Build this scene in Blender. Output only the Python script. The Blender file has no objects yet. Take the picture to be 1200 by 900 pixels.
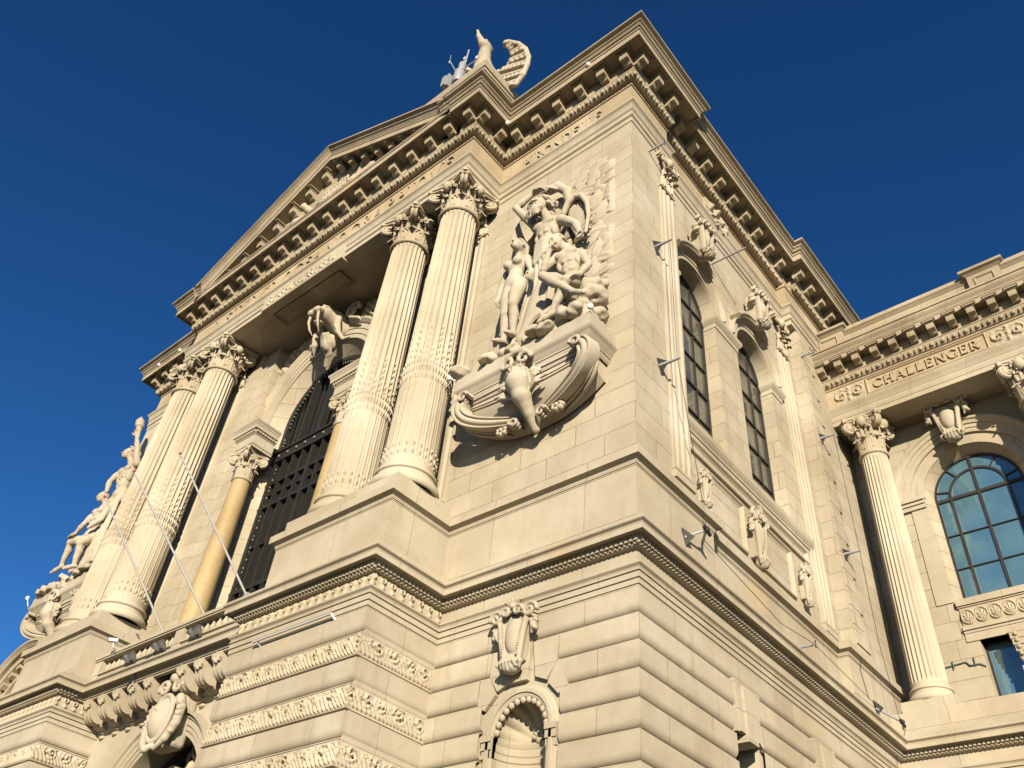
import bpy, math, random
import numpy as np
from mathutils import Matrix, Vector

random.seed(7)
RNG = np.random.default_rng(7)
PI = math.pi
SC = bpy.context.scene
COL = SC.collection

# ------------------------------------------------------------------ camera
CAM_R = [[0.766680655970825, 0.636340108537369, 0.08527624538401561],
         [-0.3787219970663272, 0.5554982197817208, -0.7402643965215617],
         [-0.5184307289293705, 0.5352504031628452, 0.666885736251551]]
cam_d = bpy.data.cameras.new("camera")
cam = bpy.data.objects.new("camera", cam_d)
COL.objects.link(cam)
r_, d_, f_ = [Vector(v) for v in CAM_R]
m3 = Matrix((r_, -d_, -f_)).transposed()
cam.matrix_world = Matrix.Translation((6.598117823, -10.0926, 1.614522635)) @ m3.to_4x4()
cam_d.sensor_fit = 'HORIZONTAL'
cam_d.sensor_width = 36.0
cam_d.lens = 30.35886
cam_d.clip_start = 0.05
cam_d.clip_end = 6000
SC.camera = cam

# ------------------------------------------------------------------ light
SUN_AZ = math.radians(41.0)      # to the right (+X) of the front's outward normal (-Y)
SUN_EL = math.radians(18.0)
world = bpy.data.worlds.new("World")
SC.world = world
world.use_nodes = True
wn = world.node_tree.nodes
wl = world.node_tree.links
for n in list(wn):
    wn.remove(n)
sky = wn.new("ShaderNodeTexSky")
sky.sky_type = 'NISHITA'
sky.sun_disc = False
sky.sun_elevation = SUN_EL
sky.sun_rotation = PI - SUN_AZ
sky.altitude = 1500
sky.air_density = 1.0
sky.dust_density = 0.5
sky.ozone_density = 4.0
hsv = wn.new("ShaderNodeHueSaturation")
hsv.inputs['Hue'].default_value = 0.502
hsv.inputs['Saturation'].default_value = 1.13
hsv.inputs['Value'].default_value = 1.10
bg = wn.new("ShaderNodeBackground")
bg.inputs['Strength'].default_value = 0.050
wo = wn.new("ShaderNodeOutputWorld")
gam = wn.new('ShaderNodeGamma')
gam.inputs['Gamma'].default_value = 1.2
wl.new(sky.outputs[0], gam.inputs['Color'])
wl.new(gam.outputs[0], hsv.inputs['Color'])
wl.new(hsv.outputs[0], bg.inputs['Color'])
wl.new(bg.outputs[0], wo.inputs['Surface'])

sun_d = bpy.data.lights.new("sun", 'SUN')
sun_d.energy = 5.0
sun_d.angle = math.radians(0.53)
sun_d.color = (1.0, 0.905, 0.745)
sun = bpy.data.objects.new("sun", sun_d)
COL.objects.link(sun)
SUN_DIR = Vector((math.sin(SUN_AZ) * math.cos(SUN_EL), -math.cos(SUN_AZ) * math.cos(SUN_EL), math.sin(SUN_EL)))
sun.rotation_euler = SUN_DIR.to_track_quat('Z', 'Y').to_euler()
sun.location = SUN_DIR * 60

vs = SC.view_settings
vs.view_transform = 'Standard'
vs.look = 'None'
vs.gamma = 1.0
vs.use_curve_mapping = False
vs.exposure = 0.87
SC.cycles.use_denoising = True
SC.cycles.max_bounces = 6
SC.cycles.diffuse_bounces = 1

# ------------------------------------------------------------------ materials
def nodes_of(name):
    m = bpy.data.materials.new(name)
    m.use_nodes = True
    nt = m.node_tree
    b = nt.nodes["Principled BSDF"]
    return m, nt, b


def N(nt, typ, **kw):
    n = nt.nodes.new(typ)
    for k, v in kw.items():
        setattr(n, k, v)
    return n


def mathn(nt, op, a, b=None, c=None):
    n = nt.nodes.new("ShaderNodeMath")
    n.operation = op
    for i, v in enumerate((a, b, c)):
        if v is None:
            continue
        if isinstance(v, (int, float)):
            n.inputs[i].default_value = v
        else:
            nt.links.new(v, n.inputs[i])
    return n.outputs[0]


def mixc(nt, fac, a, b, mode='MIX'):
    n = nt.nodes.new("ShaderNodeMix")
    n.data_type = 'RGBA'
    n.blend_type = mode
    n.clamp_factor = True
    for idx, v in ((0, fac), (6, a), (7, b)):
        if isinstance(v, (int, float)):
            n.inputs[idx].default_value = v
        elif isinstance(v, tuple):
            n.inputs[idx].default_value = (*v, 1.0)
        else:
            nt.links.new(v, n.inputs[idx])
    return n.outputs[2]


def ramp(nt, val, p0, p1):
    n = nt.nodes.new("ShaderNodeMapRange")
    n.inputs[1].default_value = p0
    n.inputs[2].default_value = p1
    nt.links.new(val, n.inputs[0])
    n.clamp = True
    return n.outputs[0]


def noise(nt, vec, scale, detail=4, rough=0.55, stretch=None):
    if stretch:
        mp = nt.nodes.new("ShaderNodeMapping")
        mp.inputs['Scale'].default_value = stretch
        nt.links.new(vec, mp.inputs[0])
        vec = mp.outputs[0]
    n = nt.nodes.new("ShaderNodeTexNoise")
    n.inputs['Scale'].default_value = scale
    n.inputs['Detail'].default_value = detail
    n.inputs['Roughness'].default_value = rough
    nt.links.new(vec, n.inputs['Vector'])
    return n.outputs[0]


STONE = (0.385, 0.328, 0.232)


def stone(name, base=STONE, row=None, z0=0.0, width=1.3, joint=0.012, stain=1.0, rough=0.85, vary=0.10, micro=0.25, ochre=0.35):
    """weathered limestone; row: height of a course (None = no joints)"""
    m, nt, b = nodes_of(name)
    geo = N(nt, "ShaderNodeNewGeometry")
    pos = geo.outputs['Position']
    n1 = noise(nt, pos, 0.45, 5, 0.6)
    n2 = noise(nt, pos, 5.0, 6, 0.65)
    n3 = noise(nt, pos, 1.0, 5, 0.65, (2.2, 2.2, 0.22))
    n4 = noise(nt, pos, 38.0, 3, 0.6)
    n5 = noise(nt, pos, 0.8, 4, 0.6)
    dark = tuple(c * k for c, k in zip(base, (0.80, 0.77, 0.72)))
    lite = tuple(min(1, c * k) for c, k in zip(base, (1.08, 1.09, 1.12)))
    col = mixc(nt, ramp(nt, n1, 0.35, 0.68), dark, lite)
    col = mixc(nt, mathn(nt, 'MULTIPLY', ramp(nt, n2, 0.5, 0.75), 0.28 * stain), col, tuple(c * k for c, k in zip(base, (0.62, 0.56, 0.48))))
    col = mixc(nt, mathn(nt, 'MULTIPLY', ramp(nt, n3, 0.55, 0.78), 0.42 * stain), col, tuple(c * k for c, k in zip(base, (0.55, 0.50, 0.44))))
    col = mixc(nt, mathn(nt, 'MULTIPLY', ramp(nt, n5, 0.60, 0.72), ochre), col, (0.44, 0.31, 0.15))
    hgt = mathn(nt, 'ADD', mathn(nt, 'MULTIPLY', n2, 0.6), mathn(nt, 'MULTIPLY', n4, 0.5))
    if row:
        sp = N(nt, "ShaderNodeSeparateXYZ")
        nt.links.new(pos, sp.inputs[0])
        u = mathn(nt, 'ADD', sp.outputs[0], sp.outputs[1])
        v = mathn(nt, 'SUBTRACT', sp.outputs[2], z0)
        cb = N(nt, "ShaderNodeCombineXYZ")
        nt.links.new(u, cb.inputs[0])
        nt.links.new(v, cb.inputs[1])
        # slightly wandering joints
        br = N(nt, "ShaderNodeTexBrick", offset=0.5, offset_frequency=2, squash=1.35, squash_frequency=3)
        br.inputs['Scale'].default_value = 1.0
        br.inputs['Mortar Size'].default_value = joint
        br.inputs['Mortar Smooth'].default_value = 0.3
        br.inputs['Bias'].default_value = 0.0
        br.inputs['Brick Width'].default_value = width
        br.inputs['Row Height'].default_value = row
        br.inputs['Color1'].default_value = (0, 0, 0, 1)
        br.inputs['Color2'].default_value = (1, 1, 1, 1)
        br.inputs['Mortar'].default_value = (0.5, 0.5, 0.5, 1)
        nt.links.new(cb.outputs[0], br.inputs['Vector'])
        rb = N(nt, "ShaderNodeRGBToBW")
        nt.links.new(br.outputs['Color'], rb.inputs[0])
        tone = mathn(nt, 'ADD', mathn(nt, 'MULTIPLY', rb.outputs[0], 2 * vary), 1.0 - vary)
        tc = N(nt, "ShaderNodeCombineColor")
        for i, k in enumerate((1.0, 1.0, 1.0)):
            nt.links.new(tone, tc.inputs[i])
        col = mixc(nt, 1.0, col, tc.outputs[0], 'MULTIPLY')
        nn = N(nt, "ShaderNodeSeparateXYZ")
        nt.links.new(geo.outputs['Normal'], nn.inputs[0])
        flat = mathn(nt, 'LESS_THAN', mathn(nt, 'ABSOLUTE', nn.outputs[2]), 0.75)
        wear = ramp(nt, n2, 0.25, 0.6)
        jm = mathn(nt, 'MULTIPLY', mathn(nt, 'MULTIPLY', br.outputs['Fac'], flat), mathn(nt, 'ADD', mathn(nt, 'MULTIPLY', wear, 0.6), 0.4))
        col = mixc(nt, mathn(nt, 'MULTIPLY', jm, 0.72), col, (0.15, 0.105, 0.06))
        hgt = mathn(nt, 'SUBTRACT', hgt, mathn(nt, 'MULTIPLY', jm, 1.2))
    nt.links.new(col, b.inputs['Base Color'])
    b.inputs['Roughness'].default_value = rough
    b.inputs['Specular IOR Level'].default_value = 0.25
    bp = N(nt, "ShaderNodeBump")
    bp.inputs['Strength'].default_value = micro
    bp.inputs['Distance'].default_value = 0.02
    nt.links.new(hgt, bp.inputs['Height'])
    nt.links.new(bp.outputs[0], b.inputs['Normal'])
    return m


def simple(name, col, rough=0.5, metal=0.0, nscale=20, nvar=0.25, spec=0.5):
    m, nt, b = nodes_of(name)
    tc = N(nt, "ShaderNodeNewGeometry")
    n = noise(nt, tc.outputs['Position'], nscale, 4)
    c = mixc(nt, n, tuple(x * (1 - nvar) for x in col), tuple(min(1, x * (1 + nvar)) for x in col))
    nt.links.new(c, b.inputs['Base Color'])
    b.inputs['Roughness'].default_value = rough
    b.inputs['Metallic'].default_value = metal
    b.inputs['Specular IOR Level'].default_value = spec
    return m


M = {}
M['ashlar'] = stone("limestone_ashlar", row=0.5, z0=0.16, width=1.35, joint=0.013, stain=0.95, vary=0.06, ochre=0.2)
M['rust'] = stone("limestone_rusticated", row=0.4365, z0=7.895 - 0.4365 * 30, width=1.5, joint=0.008, stain=1.0, vary=0.06, ochre=0.28)
M['mould'] = stone("limestone_moulding", row=40.0, z0=-20.0, width=1.15, joint=0.007, stain=1.0, vary=0.04, ochre=0.3)
M['panel'] = stone("limestone_pedestal", row=40.0, z0=-20.0, width=1.6, joint=0.009, stain=0.9, vary=0.05, ochre=0.5)
M['corn'] = stone("limestone_cornice", base=(0.325, 0.265, 0.178), row=40.0, z0=-20.0, width=1.1, joint=0.008, stain=1.3, vary=0.06, ochre=0.35)
M['column'] = stone("limestone_column", base=(0.41, 0.35, 0.25), stain=0.5, ochre=0.1)
M['carved'] = stone("limestone_carved", base=(0.38, 0.318, 0.22), stain=0.8, ochre=0.2)
M['statue'] = stone("limestone_statue", base=(0.38, 0.325, 0.235), stain=0.9, ochre=0.12)
M['frieze'] = stone("limestone_frieze", base=(0.365, 0.285, 0.18), row=40.0, z0=-20.0, width=1.4, joint=0.007, stain=1.0, ochre=0.55)
M['soffit'] = stone("limestone_soffit", base=(0.33, 0.275, 0.19), row=0.62, z0=0, width=0.9, joint=0.01, stain=1.0, ochre=0.2)
M['marble'] = stone("ochre_marble", base=(0.36, 0.262, 0.125), stain=1.5, rough=0.6, ochre=0.6, micro=0.05)
M['bronze'] = simple("dark_bronze", (0.022, 0.021, 0.017), 0.5, 0.3, 8, 0.5)
M['bronze2'] = simple("bronze_ornament", (0.11, 0.10, 0.08), 0.45, 0.4, 8, 0.5)
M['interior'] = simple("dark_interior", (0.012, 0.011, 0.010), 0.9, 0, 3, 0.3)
M['iron'] = simple("dark_iron", (0.035, 0.030, 0.026), 0.5, 0.4, 15, 0.4)
M['steel'] = simple("grey_steel", (0.30, 0.31, 0.32), 0.35, 0.8, 15, 0.2)
M['white'] = simple("white_paint", (0.72, 0.71, 0.68), 0.45, 0, 15, 0.08)
M['grey'] = simple("grey_paint", (0.24, 0.24, 0.235), 0.5, 0, 15, 0.12)
M['pole'] = simple("weathered_white_pole", (0.42, 0.40, 0.36), 0.5, 0, 9, 0.15)
M['red'] = simple("red_paint", (0.30, 0.015, 0.03), 0.45, 0, 15, 0.15)
M['cable'] = simple("black_cable", (0.02, 0.02, 0.022), 0.6, 0, 15, 0.2)
M['green'] = simple("verdigris_cable", (0.05, 0.09, 0.08), 0.6, 0, 15, 0.3)
M['lead'] = simple("roof_lead", (0.20, 0.20, 0.20), 0.6, 0.1, 3, 0.25)


def glass(name, tint, rough, spec, inner):
    m, nt, b = nodes_of(name)
    g = N(nt, "ShaderNodeNewGeometry")
    n = noise(nt, g.outputs['Position'], 1.2, 3)
    c = mixc(nt, ramp(nt, n, 0.35, 0.65), inner, tint)
    nt.links.new(c, b.inputs['Base Color'])
    b.inputs['Roughness'].default_value = rough
    b.inputs['IOR'].default_value = spec
    b.inputs['Specular Tint'].default_value = (0.85, 1.0, 1.0, 1)
    n2 = noise(nt, g.outputs['Position'], 1.6, 2)
    bp = N(nt, "ShaderNodeBump")
    bp.inputs['Strength'].default_value = 0.05
    bp.inputs['Distance'].default_value = 0.03
    nt.links.new(n2, bp.inputs['Height'])
    nt.links.new(bp.outputs[0], b.inputs['Normal'])
    return m


M['glass_blue'] = glass("sky_tinted_glass", (0.050, 0.110, 0.155), 0.03, 2.3, (0.075, 0.145, 0.170))  # sky reflection and sunlit blinds are put into the teal pane colour
M['glass_dark'] = glass("dark_glass", (0.055, 0.050, 0.036), 0.05, 1.9, (0.105, 0.095, 0.070))

# ------------------------------------------------------------------ mesh helpers
class Frame:
    """local (u right, v up, w outward) -> world"""
    def __init__(self, kind, off):
        self.kind, self.off = kind, off

    def __call__(self, a):
        a = np.asarray(a, float).reshape(-1, 3)
        if self.kind == 'F':
            return np.c_[a[:, 0], self.off - a[:, 2], a[:, 1]]
        if self.kind == 'S':
            return np.c_[self.off + a[:, 2], a[:, 0], a[:, 1]]
        if self.kind == 'W':          # portico's inner return, faces -X: seen from outside, right is -Y
            return np.c_[self.off - a[:, 2], -a[:, 0], a[:, 1]]


def clusters(V, F, gap):
    """groups of loose pieces whose boxes touch; returns a label per face"""
    n = len(V)
    par = np.arange(n)
    E = []
    for q in F:
        E += [(q[0], k) for k in q[1:]]
    E = np.array(E)
    for _ in range(200):
        lo = np.minimum(par[E[:, 0]], par[E[:, 1]])
        old = par.copy()
        np.minimum.at(par, E[:, 0], lo)
        np.minimum.at(par, E[:, 1], lo)
        par = par[par]
        if (par == old).all():
            break
    ids, inv = np.unique(par, return_inverse=True)
    m = len(ids)
    mn = np.full((m, 3), 1e9); mxx = np.full((m, 3), -1e9)
    np.minimum.at(mn, inv, V); np.maximum.at(mxx, inv, V)
    lab = np.arange(m)
    mn -= gap / 2; mxx += gap / 2
    todo = set(range(m)); c = 0
    res = np.zeros(m, int)
    while todo:
        s = [todo.pop()]
        while s:
            i = s.pop()
            res[i] = c
            t = np.fromiter(todo, int, len(todo))
            if len(t):
                hit = t[((mn[t] <= mxx[i]) & (mxx[t] >= mn[i])).all(1)]
                for h in hit:
                    todo.discard(int(h)); s.append(int(h))
        c += 1
    return res[inv], c


class MB:
    def __init__(self):
        self.v = []
        self.f = []
        self.n = 0

    def add(self, v, f):
        v = np.asarray(v, float).reshape(-1, 3)
        self.v.append(v)
        for q in f:
            self.f.append(tuple(int(i) + self.n for i in q))
        self.n += len(v)
        return self

    def grid(self, P, close_u=False, close_v=False, flip=False):
        """P: (nu, nv, 3)"""
        nu, nv = P.shape[:2]
        idx = np.arange(nu * nv).reshape(nu, nv)
        a = idx if not close_u else np.vstack([idx, idx[:1]])
        if close_v:
            a = np.hstack([a, a[:, :1]])
        q = np.stack([a[:-1, :-1], a[1:, :-1], a[1:, 1:], a[:-1, 1:]], -1).reshape(-1, 4)
        if flip:
            q = q[:, ::-1]
        self.v.append(P.reshape(-1, 3))
        self.f.extend(map(tuple, (q + self.n).tolist()))
        self.n += nu * nv
        return self

    def box(self, a, b, T=None):
        (x0, y0, z0), (x1, y1, z1) = a, b
        v = np.array([(x0, y0, z0), (x1, y0, z0), (x1, y1, z0), (x0, y1, z0), (x0, y0, z1), (x1, y0, z1), (x1, y1, z1), (x0, y1, z1)], float)
        if T is not None:
            v = T(v)
        return self.add(v, [(0, 3, 2, 1), (4, 5, 6, 7), (0, 1, 5, 4), (1, 2, 6, 5), (2, 3, 7, 6), (3, 0, 4, 7)])

    def prism(self, poly, w0, w1, T):
        n = len(poly)
        v = [(p[0], p[1], w0) for p in poly] + [(p[0], p[1], w1) for p in poly]
        f = [tuple(range(n - 1, -1, -1)), tuple(range(n, 2 * n))] + [(i, (i + 1) % n, n + (i + 1) % n, n + i) for i in range(n)]
        return self.add(T(v), f)

    def tube(self, pts, r, n=8, caps=True):
        pts = np.asarray(pts, float)
        m = len(pts)
        r = np.full(m, r) if np.isscalar(r) else np.asarray(r, float)
        t = np.gradient(pts, axis=0)
        t /= np.linalg.norm(t, axis=1)[:, None] + 1e-9
        ref = np.array([0, 0, 1.0]) if abs(t[0][2]) < 0.9 else np.array([1.0, 0, 0])
        P = np.zeros((m, n, 3))
        a = np.arange(n) * 2 * PI / n
        for i in range(m):
            s = ref - t[i] * (ref @ t[i])
            s /= np.linalg.norm(s) + 1e-9
            ref = s
            q = np.cross(t[i], s)
            P[i] = pts[i] + r[i] * (np.cos(a)[:, None] * s + np.sin(a)[:, None] * q)
        base = self.n
        self.grid(P, close_v=True)
        if caps:
            self.f.append(tuple(base + k for k in range(n)))
            self.f.append(tuple(base + (m - 1) * n + k for k in range(n - 1, -1, -1)))
        return self

    def lathe(self, prof, c, n=32):
        """prof: [(r, z)] around vertical axis at c=(x,y)"""
        a = np.arange(n) * 2 * PI / n
        P = np.array([[(c[0] + r * math.cos(t), c[1] + r * math.sin(t), z) for t in a] for r, z in prof])
        return self.grid(P, close_v=True)

    def sweep(self, path, prof, T=None, ends=True):
        """path: plan polyline, outward on the left of travel; prof: [(e, z)]"""
        path = [np.array(p, float) for p in path]
        n = len(path)
        nor = []
        for a, b in zip(path[:-1], path[1:]):
            d = (b - a) / np.linalg.norm(b - a)
            nor.append(np.array([-d[1], d[0]]))
        mit = []
        for i in range(n):
            if i == 0:
                mit.append(nor[0])
            elif i == n - 1:
                mit.append(nor[-1])
            else:
                s = nor[i - 1] + nor[i]
                mit.append(s / (1 + nor[i - 1] @ nor[i]))
        base = self.n
        P = np.array([[(*(path[i] + e * mit[i]), z) for i in range(n)] for e, z in prof])
        # split verts per segment so that corners stay crisp
        for i in range(n - 1):
            self.grid(P[:, i:i + 2], flip=True)
        return self

    def ell(self, c, r, n=8, m=6, rot=None):
        th = np.linspace(0, PI, m + 1)
        ph = np.arange(n) * 2 * PI / n
        P = np.array([[(r[0] * math.sin(t) * math.cos(p), r[1] * math.sin(t) * math.sin(p), r[2] * math.cos(t)) for p in ph] for t in th])
        if rot is not None:
            P = P @ np.asarray(rot).T
        return self.grid(P + np.asarray(c), close_v=True)

    def obj(self, name, mat, parent=None, smooth=38.0, label=None, loc=None, local=False):
        me = bpy.data.meshes.new(name)
        v = np.concatenate(self.v) if self.v else np.zeros((0, 3))
        off = np.zeros(3)
        if loc is not None:
            off = np.asarray(loc, float)
        me.from_pydata((v - off).tolist(), [], self.f)
        me.materials.append(mat)
        if smooth:
            me.polygons.foreach_set('use_smooth', [True] * len(me.polygons))
            try:
                me.set_sharp_from_angle(angle=math.radians(smooth))
            except Exception:
                pass
        me.update()
        o = bpy.data.objects.new(name, me)
        COL.objects.link(o)
        if parent is not None:
            o.parent = parent
            w = Vector(off) - world_loc(parent)
            o.location = (0, 0, 0) if local else w
        else:
            o.location = off
        if label:
            o['label'] = label
        return o


def world_loc(o):
    v = Vector((0, 0, 0))
    while o is not None:
        v += o.location
        o = o.parent
    return v


def thing(name, label, cat, loc, group=None):
    o = bpy.data.objects.new(name, None)
    o.empty_display_size = 0.3
    COL.objects.link(o)
    o.location = loc
    o['label'] = label
    o['category'] = cat
    if group:
        o['group'] = group
    return o


def tag(o, label=None, cat=None, group=None, kind=None):
    for k, v in (('label', label), ('category', cat), ('group', group), ('kind', kind)):
        if v:
            o[k] = v
    return o


def dup(src, parent, delta):
    """copy of a part and its children, shifted"""
    c = src.copy()
    COL.objects.link(c)
    c.parent = parent
    c.location = src.location + Vector(delta)
    for ch in src.children:
        k = ch.copy()
        COL.objects.link(k)
        k.parent = c
    return c


def wall(mb, T, u0, u1, v0, v1, ops, w=0.0, n=28):
    """flat wall with openings; ops: dict(uc, hw, v0, vs, arch)"""
    ops = sorted(ops, key=lambda o: o['uc'])
    def quad(a, b, c, d):
        mb.add(T([(a, c, w), (b, c, w), (b, d, w), (a, d, w)]), [(0, 1, 2, 3)])
    cur = u0
    for o in ops:
        l, r = o['uc'] - o['hw'], o['uc'] + o['hw']
        quad(cur, l, v0, v1)
        if o['v0'] > v0:
            quad(l, r, v0, o['v0'])
        if o.get('arch', True):
            t = np.linspace(PI, 0, n)
            uu = o['uc'] + o['hw'] * np.cos(t)
            vv = o['vs'] + o['hw'] * np.sin(t)
            P = np.zeros((n, 2, 3))
            P[:, 0] = np.c_[uu, vv, np.full(n, w)]
            P[:, 1] = np.c_[uu, np.full(n, v1), np.full(n, w)]
            G = T(P.reshape(-1, 3)).reshape(n, 2, 3)
            mb.grid(G)
        else:
            quad(l, r, o['vs'], v1)
        cur = r
    quad(cur, u1, v0, v1)
    return mb


def outline(o, n=28, dr=0.0):
    hw = o['hw'] + dr
    pts = [(o['uc'] - hw, o['v0'])]
    if o.get('arch', True):
        for t in np.linspace(PI, 0, n):
            pts.append((o['uc'] + hw * math.cos(t), o['vs'] + hw * math.sin(t)))
    else:
        pts += [(o['uc'] - hw, o['vs'] + dr), (o['uc'] + hw, o['vs'] + dr)]
    pts.append((o['uc'] + hw, o['v0']))
    return pts


def reveal(mb, T, o, w0, w1, dr1=0.0, n=28):
    a = outline(o, n)
    b = outline(o, n, dr1)
    P = np.array([[(*p, w0) for p in a], [(*p, w1) for p in b]])
    G = T(P.reshape(-1, 3)).reshape(2, len(a), 3)
    mb.grid(G)
    l = o['uc'] - o['hw']
    r = o['uc'] + o['hw']
    mb.add(T([(l, o['v0'], w0), (r, o['v0'], w0), (r + dr1, o['v0'], w1), (l - dr1, o['v0'], w1)]), [(0, 1, 2, 3)])
    return mb


def ring(mb, T, o, prof, n=28, legs=True):
    """moulding along the opening: prof [(dr, w)]"""
    rows = []
    for dr, w in prof:
        a = outline(o, n, dr)
        if not legs:
            a = a[1:-1]
        rows.append([(*p, w) for p in a])
    P = np.array(rows)
    G = T(P.reshape(-1, 3)).reshape(P.shape)
    mb.grid(G)
    return mb


def relief(mb, T, u0, u1, v0, v1, nu, nv, fn, w=0.0, skirt=0.05):
    u = np.linspace(u0, u1, nu)
    v = np.linspace(v0, v1, nv)
    U, V = np.meshgrid(u, v, indexing='ij')
    H = fn(U, V)
    Hs = H + w
    P = np.stack([U, V, Hs], -1)
    # skirt ring
    Q = np.zeros((nu + 2, nv + 2, 3))
    Q[1:-1, 1:-1] = P
    Q[0, 1:-1] = P[0]; Q[-1, 1:-1] = P[-1]; Q[1:-1, 0] = P[:, 0]; Q[1:-1, -1] = P[:, -1]
    Q[0, 0] = P[0, 0]; Q[0, -1] = P[0, -1]; Q[-1, 0] = P[-1, 0]; Q[-1, -1] = P[-1, -1]
    for s in (np.s_[0, :], np.s_[-1, :], np.s_[:, 0], np.s_[:, -1]):
        Q[s + (2,)] = w - skirt
    G = T(Q.reshape(-1, 3)).reshape(Q.shape)
    mb.grid(G)
    return mb


def along(path, e, spacing, margin=0.0):
    """evenly spaced stations on the offset path: yields (pos2, tangent, normal)"""
    path = [np.array(p, float) for p in path]
    n = len(path)
    nor = []
    for a, b in zip(path[:-1], path[1:]):
        d = (b - a) / np.linalg.norm(b - a)
        nor.append(np.array([-d[1], d[0]]))
    pts = []
    for i in range(n):
        if i == 0:
            pts.append(path[0] + e * nor[0])
        elif i == n - 1:
            pts.append(path[-1] + e * nor[-1])
        else:
            s = nor[i - 1] + nor[i]
            pts.append(path[i] + e * s / (1 + nor[i - 1] @ nor[i]))
    out = []
    for i in range(n - 1):
        a, b = pts[i], pts[i + 1]
        L = np.linalg.norm(b - a)
        if L < spacing * 0.6:
            continue
        d = (b - a) / L
        k = max(1, int(round((L - 2 * margin) / spacing)))
        s = (L - 2 * margin) / k
        for j in range(k):
            out.append((a + d * (margin + (j + 0.5) * s), d, nor[i]))
    return out


def obox(mb, p, d, nrm, hw, depth, z0, z1, back=0.0):
    """box sitting on an offset path: half width hw along d, depth along the normal"""
    c = [p + d * (-hw) - nrm * back, p + d * hw - nrm * back, p + d * hw + nrm * depth, p - d * hw + nrm * depth]
    v = [(*q, z0) for q in c] + [(*q, z1) for q in c]
    mb.add(v, [(0, 3, 2, 1), (4, 5, 6, 7), (0, 1, 5, 4), (1, 2, 6, 5), (2, 3, 7, 6), (3, 0, 4, 7)])


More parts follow.
